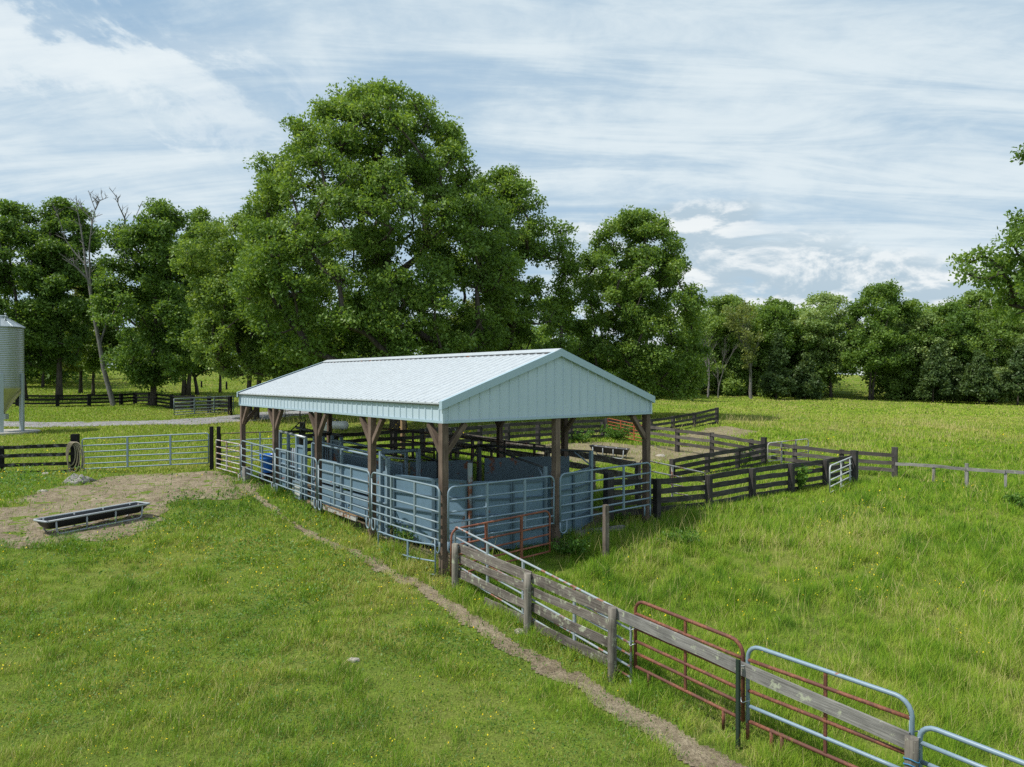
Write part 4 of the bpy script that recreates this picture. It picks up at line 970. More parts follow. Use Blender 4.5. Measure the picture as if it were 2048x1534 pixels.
# ---------------------------------------------------------------- trees
DOME = [(0, .55), (.12, .9), (.3, 1), (.5, .93), (.7, .72), (.85, .48), (.95, .24), (1, .05)]
HERO = [(0, .80), (.12, .97), (.3, 1), (.5, .99), (.66, .86), (.8, .66), (.9, .46), (.97, .22), (1, .06)]
ROUND = [(0, .45), (.15, .82), (.35, 1), (.6, .98), (.8, .78), (.92, .5), (1, .12)]
TALLP = [(0, .5), (.2, .9), (.45, 1), (.7, .85), (.88, .55), (1, .12)]
CONE = [(0, .8), (.1, 1), (.3, .86), (.6, .55), (.85, .25), (1, .03)]
def profv(P, f):
    for (a, ra), (b, rb) in zip(P[:-1], P[1:]):
        if f <= b: return ra+(rb-ra)*(f-a)/(b-a)
    return P[-1][1]
def leaves_at(rng, C, rad, per, size, flat=.7, up=.5, tint0=None):
    """C (k,3) cluster centres -> quads of leaf shape scattered in each cluster"""
    k = len(C); n = k*per
    d = rng.normal(size=(n, 3)); d /= np.linalg.norm(d, axis=1)[:, None]
    rr = rng.random(n)**.45
    rad = np.broadcast_to(rad, (k,))
    P = np.repeat(C, per, 0)+d*(rr*np.repeat(rad, per))[:, None]*np.array((1, 1, flat))
    ax = rng.normal(size=(n, 3))+d*.9; ax[:, 2] -= .15; ax /= np.linalg.norm(ax, axis=1)[:, None]      # leaf axis: outward
    nr = rng.normal(size=(n, 3))*.75+d*.35; nr[:, 2] += up*1.3
    sd = np.cross(nr, ax); sd /= np.maximum(np.linalg.norm(sd, axis=1), 1e-6)[:, None]
    L = size*rng.uniform(.65, 1.35, n); W = L*rng.uniform(.42, .66, n)
    fold = np.cross(ax, sd)
    a = P-ax*(L*.5)[:, None]; b = P+ax*(L*.5)[:, None]
    m = P+ax*(L*.06)[:, None]
    l = m+sd*(W*.5)[:, None]+fold*(W*.14)[:, None]; r = m-sd*(W*.5)[:, None]+fold*(W*.14)[:, None]
    V = np.stack([a, r, b, l], 1).reshape(-1, 3)
    ct = np.repeat(rng.uniform(.12, .75, k) if tint0 is None else tint0, per)
    T = np.clip(ct+rng.normal(0, .16, n), 0, 1)
    return V, np.repeat(T, 4)
def make_tree(name, label, group, loc, H, h0, rx, dx=0.0, seed=1, prof=DOME, lobes=40, clus=9, per=60, leaf=.24, cl=.75, lr=.24, leafm='leaf_oak', barkm='bark', tr=.35,
              lean=(0, 0), thick=1.0, multi=1, depth=.9, fill=.35, cat='tree', twig=True, nolimb=False, sides=7, up=.5, uneven=.28, trunk_top=.72, dy=0.0, extra=()):
    """H: top, h0: crown bottom, rx: crown half width, dx: sideways shift of the crown (all metres above/around the base)"""
    rng = np.random.default_rng(seed); rnd_ = random.Random(seed)
    x0, y0 = loc; z0 = tz(x0, y0)
    t = thing(name, label, cat, (x0, y0, z0), group)
    CH = H-h0
    # lobes over the envelope
    LC = []; tries = 0
    ph = rng.uniform(0, 6.28, 6)
    while len(LC) < lobes and tries < 9000:
        tries += 1
        f = rng.random()**1.08; a = rng.uniform(0, 2*math.pi)
        R_ = profv(prof, f)*rx*(1+uneven*(math.sin(a*2+ph[0]+f*5)*.5+math.sin(a*3+ph[1]-f*7)*.35+math.sin(f*11+ph[2])*.3))
        q = R_*(math.sqrt(rng.random())*.30+.68 if rng.random() > fill else rng.random()*.6)
        lobr = rx*lr*rng.uniform(.62, 1.35)*(.6+.4*profv(prof, f))
        q = min(q, max(R_-lobr*.62-cl*.2, 0))
        c = np.array((dx*(.35+.65*min(1, f*1.6))+q*math.cos(a), q*math.sin(a)*depth+dy*min(1, .3+f), h0+f*CH))
        c[2] = min(c[2], H-lobr*.72-cl*.4)
        if all(np.linalg.norm((c-o)*np.array((1, 1, 1.25))) > (lobr+ro)*.42 for o, ro in LC): LC.append((c, lobr))
    for e in extra: LC.append((np.array(e[:3], float), e[3]))
    # trunk
    mb = MB(); rt = (.016*H+.04)*thick
    paths = []
    for s in range(multi):
        ox = (s-(multi-1)/2)*rt*1.6
        top = h0+CH*trunk_top
        n = 9; P = []
        for k in range(n+1):
            f = k/n
            P.append(np.array((ox*(1+2.2*f)+(dx*.8)*f**1.5+lean[0]*math.sin(f*2.2)+rnd_.uniform(-.03, .03)*H*.4*f, lean[1]*f+rnd_.uniform(-.02, .02)*H*.4*f, -.4+(top+.4)*f)))
        rr = [rt*(1.5 if k == 0 else 1.12 if k == 1 else 1)*(1-.80*(k/n)**1.1)/(multi**.35) for k in range(n+1)]
        mb.tube(P, rt, sides+3, radii=rr); paths.append((P, rr))
    CL = []; CR = []; CT = []
    # limbs: every clump grows from the nearest limb that reaches towards it, limbs thicken with what they carry
    nodes = []; par = []; cnt = []
    for P, rr in paths:
        for k in range(2, len(P)): nodes.append((P[k], None)); par.append(-1); cnt.append(0)
    nt_ = len(nodes); base = np.array((0, 0, h0*.9))
    LC.sort(key=lambda q: np.linalg.norm((q[0]-base)*np.array((1, 1, .55))))
    for c, lrad in LC:
        best, bi = 1e9, 0
        for i, (p, _) in enumerate(nodes):
            d = np.linalg.norm(c-p)+.9*max(0, p[2]-c[2]+.15*np.linalg.norm(c-p))*(1.0 if i >= nt_ else .8)+(0 if i >= nt_ else .12*rx)
            if d < best: best, bi = d, i
        nodes.append((c, lrad)); par.append(bi); cnt.append(1)
    for i in range(len(nodes)-1, nt_-1, -1):
        if par[i] >= nt_: cnt[par[i]] += cnt[i]
    RB = {}
    for i in range(nt_, len(nodes)):
        c = nodes[i][0]; A = nodes[par[i]][0]; r1 = rt*1.25*math.sqrt(cnt[i]/len(LC))+.012; RB[i] = r1
        r0 = min(r1*1.15, RB.get(par[i], rt*.7))
        if nolimb: continue
        L = np.linalg.norm(c-A); mid = (A+c)/2+np.array((rnd_.uniform(-.1, .1), rnd_.uniform(-.1, .1), rnd_.uniform(-.13, .03)))*L
        mb.tube([A, A*.55+mid*.45, mid, c*.5+mid*.5, c], r0, sides, radii=[r0, r0*.96, (r0+r1)/2, r1, r1*.9], cap=False)
    for i in range(nt_, len(nodes)):
        c, lrad = nodes[i]; rb = min(RB[i], .12)*.9
        nb = max(3, int(clus*(lrad/(rx*lr))**2*rnd_.uniform(.8, 1.2)))
        d = rng.normal(size=(nb, 3)); d /= np.linalg.norm(d, axis=1)[:, None]; d[:, 2] = np.where(rng.random(nb) < .72, np.abs(d[:, 2]), d[:, 2])
        cc = c+d*(lrad*rng.uniform(.45, 1.0, nb))[:, None]*np.array((1, 1, .8))
        lt = rng.uniform(.2, .62)
        for p in cc:
            CL.append(p); CR.append(cl*rnd_.uniform(.7, 1.25)); CT.append(min(1, max(0, lt+rnd_.uniform(-.14, .14))))
            if twig and not nolimb: mb.tube([c, (c+p)/2+np.array((0, 0, .05)), p], rb*.4, 4, radii=[rb*.45, rb*.3, rb*.15], cap=False)
    mb.v = [(a+x0, b+y0, cz+z0) for a, b, cz in mb.v]
    mb.build('trunk', barkm, t)
    V, T = leaves_at(rng, np.array(CL), np.array(CR), per, leaf, .75, up, np.array(CT))
    npmesh('crown', V, 4, M[leafm], t, {'tint': T})
    return t
def bare_tree(name, label, loc, H, seed, spread=.22, lean=0.0, m='bark_dead', forks=4, group=None, thick=1.0, low=.35, leafm=None):
    rnd_ = random.Random(seed); x0, y0 = loc; z0 = tz(x0, y0); t = thing(name, label, 'tree', (x0, y0, z0), group); mb = MB()
    tips = []
    def grow(p, d, L, r, lev):
        n = 5; P = [p]; q = p; dd = d
        for k in range(n):
            dd = dd+np.array((rnd_.uniform(-.13, .13), rnd_.uniform(-.13, .13), rnd_.uniform(-.02, .10))); dd = dd/np.linalg.norm(dd); q = q+dd*L/n; P.append(q)
        re = r*(.5 if lev else .45)
        mb.tube(P, r, 8 if lev == 0 else 6 if lev == 1 else 4, radii=[r+(re-r)*k/n for k in range(n+1)], cap=False)
        tips.append(q)
        if lev >= 4: return
        nb = (forks, 4, 4, 3)[lev]
        for k in range(nb):
            f = 1.0 if k == 0 and lev < 3 else rnd_.uniform(low if lev == 0 else .3, 1.0)
            i = min(int(f*n), n); a = rnd_.uniform(0, 6.28); w = rnd_.uniform(.25, .75)*(.55 if lev == 0 else 1)+spread*.4
            nd = dd+np.array((math.cos(a)*w, math.sin(a)*w*.8, rnd_.uniform(.0, .3))); nd /= np.linalg.norm(nd)
            fr = r+(re-r)*i/n
            grow(P[i], nd, L*rnd_.uniform(.42, .66) if lev else H*rnd_.uniform(.26, .46), fr*rnd_.uniform(.5, .72), lev+1)
    grow(np.array((0, 0, -.3)), np.array((lean, 0, 1.0))/math.hypot(lean, 1), H*.52, .022*H*thick, 0)
    mx = max(v[2] for v in mb.v); k = H/mx
    mb.v = [(a*k+x0, b*k+y0, (c*k if c > 0 else c)+z0) for a, b, c in mb.v]; mb.build('trunk', m, t)
    if leafm:
        rng = np.random.default_rng(seed); C = np.array([q*k for q in tips if rng.random() < .5]); V, T = leaves_at(rng, C, np.full(len(C), .55), 16, .3); npmesh('crown', V, 4, M[leafm], t, {'tint': T})
    return t
def tree(label, spec, seed, group=None, name='oak_tree', **kw):
    x, y, H, h0, dx, rx = spec
    return make_tree(name, label, group, (x, y), H, h0, rx, dx, seed, **kw)
# the big oak and its neighbours behind the barn
tree('very large broad oak towering behind the barn roof', TRD(797, 41.5, 484, 1006, 172, 745), 21, lobes=400, clus=10, per=66, leaf=.19, cl=.60, lr=.125, leafm='leaf_oak', prof=HERO, thick=1.1, multi=1, fill=.30, trunk_top=.8, uneven=.15, depth=.85)
tree('bright green oak with low boughs left of the very large oak', TRD(505, 50, 376, 690, 425, 752), 22, lobes=180, clus=11, per=64, leaf=.21, cl=.64, lr=.165, leafm='leaf_light', prof=ROUND, thick=.9, multi=2, depth=.8)
tree('loose yellow-green oak against the right shoulder of the very large oak', TRD(1010, 49, 860, 1150, 335, 735), 23, lobes=150, clus=10, per=56, leaf=.21, cl=.64, lr=.165, leafm='leaf_oak', prof=HERO, depth=.8, uneven=.2)
tree('full rounded oak right of the barn ridge, standing alone before the field edge', TRD(1262, 52, 1126, 1412, 420, 785), 24, lobes=200, clus=10, per=64, leaf=.205, cl=.64, lr=.14, leafm='leaf_oak', prof=HERO, depth=.85, thick=.9, uneven=.14)
# small trees seen between the oaks
US = 'young trees behind the oaks'
for i, (px, d, l, r_, tp, b, lm, lab) in enumerate(((1042, 72, 985, 1090, 575, 730, 'leaf_light', 'young bright tree in the gap left of the rounded oak, behind the barn ridge'),
        (1105, 76, 1055, 1165, 590, 735, 'leaf_oak', 'young tree with a thin dark trunk just left of the rounded oak'),
        (965, 70, 900, 1010, 600, 735, 'leaf_olive', 'young dull green tree low behind the very large oak'))):
    tree(lab, TRD(px, d, l, r_, tp, b), 40+i, US, 'young_tree', lobes=22, clus=9, per=34, leaf=.34, cl=.7, lr=.26, leafm=lm, prof=ROUND, thick=.6)
# left grove
LG = 'trees of the left grove'
for i, (bx_, by_, l, r_, tp, b, lm, pf, mu, lab) in enumerate((
    (48, 800, -90, 118, 402, 745, 'leaf_dark', ROUND, 1, 'dark dense oak at the left edge behind the feed bin'),
    (118, 800, 55, 205, 398, 720, 'leaf_dark', TALLP, 1, 'dark oak with a crooked trunk between the feed bin and the dead tree'),
    (306, 812, 205, 430, 402, 770, 'leaf_dark', TALLP, 1, 'dark oak whose stout pale-footed trunk stands before the black fence'),
    (372, 792, 340, 470, 418, 735, 'leaf_oak', ROUND, 2, 'green tree on clustered trunks left of the bright low-boughed oak'),
    (395, 790, 250, 420, 560, 745, 'leaf_dark', ROUND, 1, 'low dark tree leaning right in the clump of trunks'),
    (161, 786, 120, 215, 560, 735, 'leaf_olive', TALLP, 1, 'brownish thin-leaved tree in the shade under the dead tree'),
    (86, 775, 20, 150, 600, 730, 'leaf_dark', ROUND, 1, 'shaded tree with a slim trunk just right of the feed bin'),
    (440, 787, 408, 480, 600, 725, 'leaf_dark', TALLP, 1, 'slim tree with a single straight trunk in front of the far field'),
    (186, 790, 150, 240, 590, 735, 'leaf_wood', ROUND, 1, 'shaded slim trunked tree directly left of the dead tree foot'))):
    sp = TR(bx_, by_, l, r_, tp, b)
    tree(lab, sp, 60+i, LG, 'grove_tree', lobes=int(min(120, 50+(r_-l)*.30)), clus=12, per=56, leaf=.27, cl=.80, lr=.19, leafm=lm, prof=pf, thick=.75, multi=mu, depth=.9, trunk_top=.75)
x, y = AT(226, 812)
def dead_left():
    x, y = AT(226, 812); z = tz(x, y); k = y/1421.; t = thing('dead_tree', 'tall leaning dead tree with bare grey branches above the left grove', 'tree', (x, y, z)); mb = MB()
    Q = lambda px, py, o=0: np.array((x+(px-226)*k, y+o, z+(812-py)*k))
    def br(pts, r0, r1, n=8): m_ = len(pts); mb.tube(pts, r0, n, radii=[r0+(r1-r0)*i/(m_-1) for i in range(m_)], cap=False)
    rr = random.Random(8)
    br([Q(229, 820), Q(226, 808), Q(216, 770), Q(207, 735), Q(200, 690), Q(192, 650), Q(184, 600), Q(178, 560), Q(172, 530)], .23, .10, 10)
    main = [([Q(172, 530), Q(165, 500, .3), Q(156, 455, .5), Q(150, 425, .5), Q(145, 388, .6)], .10, .022), ([Q(184, 600), Q(188, 550, -.5), Q(189, 500, -.7), Q(196, 455, -.8), Q(204, 425, -.9), Q(192, 388, -1)], .10, .022),
            ([Q(200, 690), Q(214, 600, 1), Q(224, 540, 1.4), Q(229, 470, 1.6), Q(243, 440, 1.8), Q(262, 392, 2)], .10, .022), ([Q(172, 530), Q(150, 505), Q(132, 480), Q(120, 440), Q(103, 400)], .07, .015), ([Q(178, 560), Q(158, 535, -.4), Q(137, 520, -.8)], .1, .02),
            ([Q(196, 455, -.8), Q(185, 440), Q(165, 418), Q(158, 400)], .08, .02), ([Q(229, 470, 1.6), Q(233, 430, 1.4), Q(238, 410), Q(234, 390)], .09, .02), ([Q(204, 425, -.9), Q(214, 408, -1), Q(218, 395)], .06, .015)]
    for p, a, b in main:
        br(p, a, b, 6)
        for _ in range(9):
            i = rr.randrange(1, len(p)); s = p[i-1]+(p[i]-p[i-1])*rr.random(); e = s+np.array((rr.uniform(-.7, .7), rr.uniform(-.6, .6), rr.uniform(.2, .9)))*rr.uniform(.5, 1.25)
            m2 = (s+e)/2+np.array((rr.uniform(-.1, .1), 0, .05)); br([s, m2, e], .035, .012, 4)
            for _ in range(2): e2 = m2+np.array((rr.uniform(-.4, .4), rr.uniform(-.3, .3), rr.uniform(.1, .45))); br([m2, e2], .02, .008, 3)
    mb.build('trunk', 'bark_dead', t)
dead_left()
# right hand wood edge
RG = 'trees along the right wood edge'
for i, (bx_, by_, l, r_, tp, b, lm, pf, bm, mu, lab) in enumerate((
    (1452, 790, 1400, 1506, 590, 700, 'leaf_wood', TALLP, 'bark', 1, 'dense mid green tree just right of the rounded oak'),
    (1545, 792, 1484, 1610, 596, 715, 'leaf_oak', DOME, 'bark', 1, 'wood edge tree left of the tall dark cedar'),
    (1662, 796, 1584, 1712, 586, 745, 'leaf_pale', TALLP, 'bark', 1, 'pale shimmering tree on a slim reddish trunk left of the field gap'),
    (1742, 800, 1690, 1850, 562, 738, 'leaf_oak', HERO, 'bark', 2, 'old spreading oak on a thick forked trunk right of the field gap'),
    (1822, 800, 1770, 1906, 618, 750, 'leaf_pale', DOME, 'bark', 1, 'pale leaved tree right of the forked oak'),
    (1892, 802, 1846, 1960, 606, 735, 'leaf_dark', TALLP, 'bark', 1, 'dark green tree left of the white barked sycamore'),
    (1990, 804, 1886, 2070, 572, 745, 'leaf_light', DOME, 'bark_pale', 1, 'bright sycamore with a bare white trunk and limbs'),
    (2080, 806, 2000, 2175, 596, 745, 'leaf_pale', TALLP, 'bark', 1, 'pale bushy tree at the far right edge'),
    (1988, 806, 1950, 2020, 735, 790, 'leaf_pale', ROUND, 'bark', 1, 'small leafy sapling in front of the cedars'),
    (1400, 788, 1366, 1440, 700, 775, 'leaf_wood', ROUND, 'bark', 1, 'low tree at the foot of the rounded oak by the field edge'),
    (1478, 790, 1430, 1520, 680, 775, 'leaf_wood', ROUND, 'bark', 1, 'bushy low tree between the two bare trunks'),
    (1800, 800, 1765, 1842, 700, 782, 'leaf_wood', ROUND, 'bark', 1, 'low leafy tree under the forked oak'))):
    sp = TR(bx_, by_, l, r_, tp, b)
    tree(lab, sp, 90+i, RG, 'wood_edge_tree', lobes=int(min(110, 46+(r_-l)*.32)), clus=9, per=46, leaf=.34, cl=.85, lr=.24, uneven=.34, leafm=lm, barkm=bm, prof=pf, thick=.7, multi=mu, twig=False, sides=5, up=.35, dy=3.2 if bm == 'bark_pale' else 0, **({'trunk_top': .86} if bm == 'bark_pale' else {}))
for i, (bx_, by_, l, r_, tp, lab) in enumerate(((1552, 796, 1524, 1590, 662, 'tall dark cedar at the wood edge right of the half bare tree'), (1610, 796, 1582, 1645, 705, 'squat dark cedar left of the pale shimmering tree'),
    (1866, 803, 1838, 1902, 690, 'olive cedar standing right of the forked oak'), (1958, 806, 1922, 1996, 702, 'olive cedar with a short trunk below the sycamore'), (2036, 808, 1996, 2080, 690, 'dark cedar at the right edge under the bushy tree'), (1905, 803, 1880, 1935, 715, 'small dark cedar between two olive cedars'))):
    sp = TRD(bx_, AT(bx_, by_)[1]-3.5, l, r_, tp, 792)
    tree(lab, sp, 120+i, 'cedars along the wood edge', 'cedar_tree', lobes=46, clus=7, per=40, leaf=.34, cl=.62, lr=.28, leafm='leaf_cedar', prof=CONE, thick=.6, nolimb=True, up=.2, uneven=.12, fill=.2, trunk_top=.9)
x, y = DP(1416, 97); bare_tree('dead_tree', 'pale dead tree with a bare branching top beside the rounded oak', (x, y), 152/1421*y, 5, forks=6, low=.55, thick=.8)
x, y = DP(1436, 97.5); bare_tree('dead_tree', 'thin dead stem leaning among the leaves right of the pale dead tree', (x, y), 136/1421*y, 9, forks=3, thick=.55)
x, y = DP(1502, 96.5); bare_tree('half_bare_tree', 'tall half bare tree with thin olive leaves at the wood edge', (x, y), 196/1421*y, 13, forks=6, m='bark_dead', leafm='leaf_olive', low=.5, thick=.9)
# near tree reaching in from the right
x, y = DP(2388, 34); z = tz(x, y); k = 34/1421.
make_tree('maple_tree', 'near dark-leaved tree reaching into the photo at the right edge', None, (x, y), 4+(758-120)*k-z, 4+(758-622)*k-z, 10.4, 0, 333, prof=[(0, .8), (.1, .97), (.2, .95), (.32, .74), (.42, .58), (.55, .5), (.72, .45), (1, .1)], lobes=190, clus=10, per=60, leaf=.22, cl=.6, lr=.125, leafm='leaf_oak', thick=1.1, depth=.9, uneven=.12, extra=[((px_-2388)*k, oy_, 4+(758-py_)*k-z, r_) for px_, py_, r_, oy_ in ((2052, 309, .22, 0), (2100, 318, .3, 0), (2160, 325, .5, 0), (2230, 345, .7, 0), (2300, 360, .8, 0), (1932, 548, .42, 0), (1948, 522, .45, .6), (1968, 560, .45, -.5), (1976, 510, .5, .3), (2000, 540, .55, 0), (2012, 492, .5, -.4), (2030, 560, .55, .5), (2040, 520, .6, 0), (2046, 462, .5, .4), (2078, 470, .7, 0), (2085, 540, .8, 0), (2120, 500, .9, .5), (2130, 560, .9, -.6))])
# far woods behind, one mass
def woods(name, label, spans, seed, lm):
    rng = np.random.default_rng(seed); C = []; RR = []
    for (px0, px1, d0, d1, py_top, n, sc) in spans:
        for _ in range(n):
            d = rng.uniform(d0, d1); px = rng.uniform(px0, px1); x = (px-1024)/1421*d; z = tz(x, d)
            ht = 4+(758-py_top)*d/1421-z; ht *= rng.uniform(.82, 1.02)
            rx = rng.uniform(.28, .42)*ht*.75
            m = 26
            f = rng.random(m)**.8; a = rng.uniform(0, 6.28, m); q = rx*np.array([profv(ROUND, v) for v in f])*np.sqrt(rng.random(m))
            C.append(np.stack([x+q*np.cos(a), d+q*np.sin(a), z+ht*(.10+.86*f)], 1)); RR.append(np.full(m, 1.25*sc))
    C = np.concatenate(C); RR = np.concatenate(RR)*rng.uniform(.7, 1.3, len(C))
    V, T = leaves_at(rng, C, RR, 34, .46, .8, .3)
    tag(npmesh(name, V, 4, M[lm], None, {'tint': T}), label, kind='stuff')
woods('forest', 'far woodland closing the meadow on the right', [(1380, 1640, 106, 135, 606, 44, 1.1), (1765, 2120, 106, 135, 606, 56, 1.1), (1600, 1810, 166, 182, 672, 26, 1.5), (1380, 1660, 103, 112, 680, 34, .9), (1742, 2130, 103, 112, 680, 44, .9), (1430, 1490, 101, 104, 760, 8, .6), (1520, 1640, 101, 104, 758, 12, .6), (1785, 2060, 100, 104, 762, 20, .6), (1380, 1640, 106, 116, 606, 40, 1.1), (1765, 2120, 106, 116, 600, 46, 1.1)], 7, 'leaf_wood')
woods('forest', 'dark woodland on the rise behind the left grove', [(-700, -160, 82, 125, 610, 55, 1.2), (-160, 560, 142, 165, 655, 70, 1.3), (-160, 215, 84, 104, 600, 26, 1.0), (520, 1180, 95, 130, 640, 60, 1.2), (-160, 190, 98, 118, 650, 36, 1.1), (900, 1400, 86, 104, 690, 40, .9)], 8, 'leaf_dark')
# ---------------------------------------------------------------- weeds
def weed(px, py, h, w, seed, label, n=14, leafs=.075):
    x, y = AT(px, py); z = float(gz(x, y)); t = thing('weed_plant', label, 'plant', (x, y, z)); rng = np.random.default_rng(seed); mb = MB(); C = []
    for k in range(n):
        a = rng.uniform(0, 6.28); q = w*math.sqrt(rng.random()); hh = h*rng.uniform(.5, 1)
        p = [(x, y, z), (x+q*.5*math.cos(a), y+q*.5*math.sin(a), z+hh*.6), (x+q*math.cos(a), y+q*math.sin(a), z+hh)]; mb.tube(p, .006, 4)
        for f in (.45, .7, 1.0): C.append((q*f*math.cos(a), q*f*math.sin(a), hh*f))
    mb.build('stem', 'leaf_weed', t)
    V, T = leaves_at(rng, np.array(C), np.full(len(C), .10), 14, leafs, .8, .7); npmesh('foliage', V, 4, M['leaf_weed'], t, {'tint': T})
weed(1358, 1098, .36, .5, 1, 'leafy dark weed clump in the tall grass right of the lone post', 20, .055)
weed(1240, 1045, .36, .4, 2, 'weed clump in the shade below the right gable panel')
weed(1600, 985, .95, .35, 3, 'vine climbing the front board fence near its tall end posts', 18, .09)
weed(1487, 938, .8, .35, 4, 'leafy weed sprouting over the rear lot fence')
weed(770, 1055, .32, .3, 5, 'pale broad leaved weed at the foot of the side panels', 10, .11)
weed(1232, 883, .8, 1.0, 6, 'bright weed patch before the orange gate', 50, .09)
weed(1150, 885, .6, 1.0, 7, 'weed patch along the foot of the dark rear fence', 46, .09)
weed(2042, 1022, .5, .4, 8, 'dark weed clump at the right edge of the meadow', 20)
weed(1140, 1110, .4, .5, 9, 'weed growing through the rusty gate', 20)
weed(680, 1000, .4, .5, 10, 'weeds under the panels in front of the head gate', 20)
weed(820, 1085, .4, .6, 12, 'weeds growing through the bent low gate', 26)
# ---------------------------------------------------------------- grass and flowers
def grass_mat(name, stops, trans=.35):
    m, nt, b = mat(name)
    gn = N(nt, 'ShaderNodeNewGeometry').outputs['Normal']; vm = N(nt, 'ShaderNodeMix', data_type='VECTOR'); vm.inputs[0].default_value = .55; nt.links.new(gn, vm.inputs[4]); vm.inputs[5].default_value = (0, 0, 1)
    nv = N(nt, 'ShaderNodeVectorMath', operation='NORMALIZE'); nt.links.new(vm.outputs[1], nv.inputs[0]); nt.links.new(nv.outputs[0], b.inputs['Normal'])
    a = N(nt, 'ShaderNodeAttribute', attribute_name='tint').outputs['Fac']
    c = ramp(nt, a, stops)
    nt.links.new(c, b.inputs['Base Color']); b.inputs['Roughness'].default_value = .55; b.inputs['Specular IOR Level'].default_value = .1
    t = N(nt, 'ShaderNodeBsdfTranslucent'); tc = mixc(nt, 1.0, c, (1.2, 1.15, .7), 'MULTIPLY'); nt.links.new(tc, t.inputs['Color'])
    ms = N(nt, 'ShaderNodeMixShader'); ms.inputs[0].default_value = trans
    nt.links.new(b.outputs[0], ms.inputs[1]); nt.links.new(t.outputs[0], ms.inputs[2]); nt.links.new(ms.outputs[0], nt.nodes['Material Output'].inputs['Surface'])
    return m
GST = [(0, (.055, .145, .012)), (.3, (.14, .27, .018)), (.5, (.235, .37, .026)), (.68, (.30, .385, .05)), (.82, (.40, .39, .12)), (1, (.56, .48, .25))]
M['grass'] = grass_mat('grass_blades', GST)
M['flower'] = grass_mat('yellow_petals', [(0, (.85, .60, .02)), (1, (.90, .75, .05))], .3)
rg = np.random.default_rng(77)
def scatter(n, y0, y1, pw, xl=.80, xr=.80, pad=3.0):
    """random ground points between the distances y0 and y1, thinning as distance^-pw"""
    e = 2-pw
    q = rg.random(n)
    y = ((y0**e)+(y1**e-y0**e)*q)**(1/e) if abs(e) > 1e-6 else y0*(y1/y0)**q
    w = xl*y+pad
    x = rg.uniform(-1, 1, n)*w
    return x, y
def keepmask(x, y, edge=.32):
    """thin out on bare ground"""
    f = np.maximum.reduce([pathfield(x, y), polyfield(x, y, YARD, 2.6, 1.1)*.35, roadfield(x, y), polyfield(x, y, LOT)-.2, polyfield(x, y, LOTB)-.2, barnfield(x, y)-.1])
    p = np.clip(.5-f/edge, 0.035, 1)
    s = np.clip(1-np.maximum(spots(x, y), 0)*3, .05, 1)
    d, _ = segdist(x, y, (sx, sy), (sx+.01, sy))
    p = np.where(d < 1.95, 0, p)
    return rg.random(len(x)) < p*s
def blades(x, y, h, w, lean, tint):
    n = len(x); z = gz(x, y)-.01
    a = rg.uniform(0, 2*np.pi, n); ca, sa = np.cos(a), np.sin(a)          # blade plane
    la = rg.uniform(-np.pi, np.pi, n)*.75+.4                              # lean direction, wind from the west
    lx, ly = np.cos(la)*lean*h, np.sin(la)*lean*h
    B = np.stack([x, y, z], 1); S = np.stack([ca*w/2, sa*w/2, np.zeros(n)], 1)
    mid = B+np.stack([lx*.36, ly*.36, h*.45], 1); tip = B+np.stack([lx, ly, h*(1-.25*lean)], 1)
    V = np.stack([B, mid+S, tip, mid-S], 1).reshape(-1, 3)
    return V, np.repeat(tint, 4)
def side_of(x, y):
    u, v = UV_of(x, y); return u, v
def zones(x, y):
    """0 short pasture left of the fence, 1 tall meadow to the right, 2 mown lawn at the back left, 3 pens"""
    u, v = UV_of(x, y)
    z = np.where(v > .12, 1, 0)
    z = np.where((y > 26.9) & (x < -8.0+.0*y) & (v < 7), 2, z)
    pen = (v > 6.6) & (y > 20) & (x < 12+(y-28)*.3) & (y < 34+x*.6) & ~((v < 7.2))
    z = np.where(pen & (x > -4), 3, z)
    z = np.where((u > 12.5) & (v > 0) & (x > -12) & (y < 30), 3, z)
    return z
def field_tint(x, y, base, amp):
    t = base+(fbm(x+31, y+17, .16, 3)-.5)*amp+(fbm(x, y, .9, 3)-.5)*amp*.9
    return t
V_, T_ = [], []
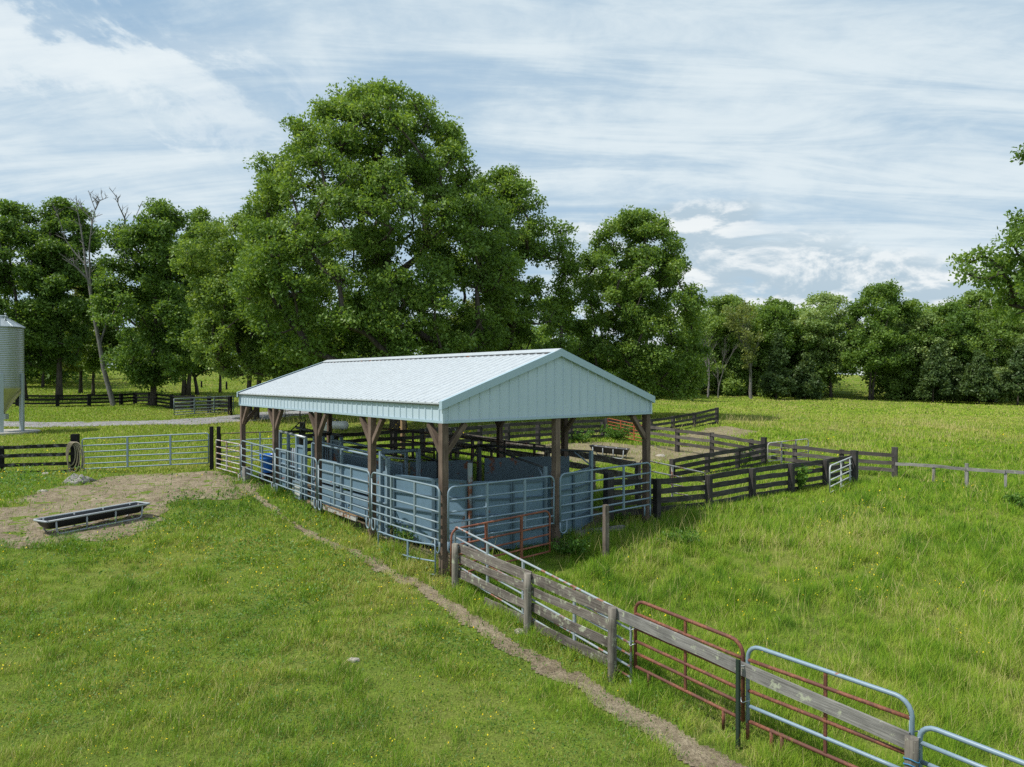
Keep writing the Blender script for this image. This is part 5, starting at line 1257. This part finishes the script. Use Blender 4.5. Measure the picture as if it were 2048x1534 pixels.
def sow(n, y0, y1, pw, wk, hmul=1.0):
    x, y = scatter(n, y0, y1, pw); k = keepmask(x, y); x, y = x[k], y[k]
    zn = zones(x, y); n = len(x)
    fine = fbm(x-3, y+55, 4.2, 3); cl = fbm(x, y, 1.5, 3); big = fbm(x+9, y-5, .35, 3); dry = fbm(x-70, y+40, .28, 4)
    near = np.clip((y-6)/20, 0, 1)
    keep = rg.random(n) < np.clip(.35+(fine-.3)*3.2, .25, 1)*np.where(zn == 0, .45+.65*np.clip((cl-.34)*3.4, 0, 1), np.where(zn == 1, .5+.5*np.clip((cl-.3)*3.2, 0, 1), 1))
    h = np.select([zn == 0, zn == 1, zn == 2, zn == 3], [.045+.17*np.clip(cl-.28, 0, 1)**1.2*1.6+.03*big, .10+.40*np.clip(cl*.75+big*.6-.42, 0, 1), .09+.05*cl, .10+.16*cl])
    u, v = UV_of(x, y)
    rim = (v > -.55) & (v < .12) & (u < 13) & (u > -12)      # longer growth under the panels and fence
    h = np.where(rim & (zn == 0), h+.10*np.clip(1+v/.55, 0, 1)+.05, h)
    h = np.where((v > -.2) & (v < 3.4) & (u > -1.3) & (u < .1), h*.5, h)
    h = h*rg.uniform(.55, 1.35, n)*hmul
    w = wk*np.maximum(y, 8)*rg.uniform(.7, 1.4, n)*np.where(zn == 1, 1.0, .95)
    far = np.clip((y-22)/22, 0, 1)
    h = h*np.where(zn <= 1, (.45+1.1*np.clip((fine-.25)*2, 0, 1))*(1-far)+.55*far, 1)
    lean = np.where(zn == 1, rg.uniform(.1, .8, n), rg.uniform(.1, .9, n))
    tint = np.select([zn == 0, zn == 1, zn == 2, zn == 3], [field_tint(x, y, .47, .42), field_tint(x, y, .39, .40)+.30*np.clip(dry-.53, 0, 1)*2.2+.22*np.clip((y-22)/24, 0, 1), field_tint(x, y, .58, .28), field_tint(x, y, .5, .4)])
    tint = tint+rg.normal(0, .15, n)-(fine-.47)*np.where(zn <= 1, .85*(1-far)+.1, .2)+np.where(zn == 0, .26*np.clip(dry-.52, 0, 1)*2.5, 0)
    dead = rg.random(n) < np.where(zn == 1, .02+.20*np.clip(dry-.54, 0, 1)*4, .05+.14*np.clip(dry-.50, 0, 1)*3)
    tint = np.where(dead, rg.uniform(.8, 1, n), np.clip(tint, 0, .8))
    k = keep
    V, T = blades(x[k], y[k], h[k], w[k], lean[k], tint[k]); V_.append(V); T_.append(T)
sow(800000, 7.0, 17, 1.15, .00052)
sow(520000, 17, 32, 1.5, .00062, 1.05)
sow(330000, 32, 62, 1.6, .00085, 1.1)
sow(200000, 62, 112, 1.6, .0012, 1.25)
sow(50000, 112, 160, 1.6, .0016, 1.4)
# seed heads in the tall meadow
x, y = scatter(60000, 7.5, 55, 1.5); zn = zones(x, y); dry = fbm(x-70, y+40, .28, 4)
k = (zn == 1) & keepmask(x, y) & (rg.random(len(x)) < np.clip((dry-.44)*3.2, .08, .9)); x, y = x[k], y[k]; n = len(x)
V, T = blades(x, y, rg.uniform(.38, .72, n), .00036*np.maximum(y, 9), rg.uniform(.1, .6, n), rg.uniform(.78, 1.0, n)); V_.append(V); T_.append(T)
tag(npmesh('grass', np.concatenate(V_), 4, M['grass'], None, {'tint': np.concatenate(T_)}), 'green pasture and meadow grass with straw coloured seed heads', kind='stuff')
# clover and small broad leaves in the near pasture
x, y = scatter(300000, 7.0, 26, 1.2, .8, .8); zn = zones(x, y); cl = fbm(x+3, y+80, .8, 3)
k = (zn == 0) & keepmask(x, y) & (rg.random(len(x)) < np.clip((cl-.36)*4, .12, 1)); x, y = x[k], y[k]; n = len(x)
C = np.stack([x, y, gz(x, y)+rg.uniform(.02, .11, n)], 1); V, T = leaves_at(rg, C, .02, 1, .0034*1.0, .8, 1.4, np.clip(field_tint(x, y, .45, .6), 0, 1))
s = np.repeat(np.maximum(y, 8)*1.05, 4)[:, None]; Cr = np.repeat(C, 4, 0); V = Cr+(V-Cr)*s
tag(npmesh('clover', V, 4, M['leaf_weed'], None, {'tint': T}), 'low clover and broad leaves mixed into the near pasture', kind='stuff')
# yellow buttercups
x, y = scatter(110000, 7.2, 40, 1.35); zn = zones(x, y); cl = fbm(x+60, y+21, .5, 4); c2 = fbm(x+5, y+71, 1.6, 3)
p = np.where(zn == 0, np.clip((cl-.42)*2.4+(c2-.5)*1.2, .03, .55), np.clip((cl-.60)*7, .0, .9)*(np.clip((c2-.45)*5, 0, 1)))
p = np.where(zn >= 2, .02, p)
u, v = UV_of(x, y); p = np.where((v > -.9) & (v < .2) & (u > -2) & (u < 9), np.maximum(p, .45), p)
k = keepmask(x, y) & (rg.random(len(x)) < p*.30); x, y = x[k], y[k]; n = len(x); zn = zn[k]
C = np.stack([x, y, gz(x, y)+np.where(zn == 1, rg.uniform(.22, .45, n), rg.uniform(.08, .20, n))], 1)
V, T = leaves_at(rg, C, .01, 1, .0024, .5, 2.2, rg.random(n)); s = np.repeat(np.maximum(y, 9)*1.0, 4)[:, None]; Cr = np.repeat(C, 4, 0); V = Cr+(V-Cr)*s
tag(npmesh('wildflowers', V, 4, M['flower'], None, {'tint': T}), 'scattered small yellow buttercup flowers', kind='stuff')
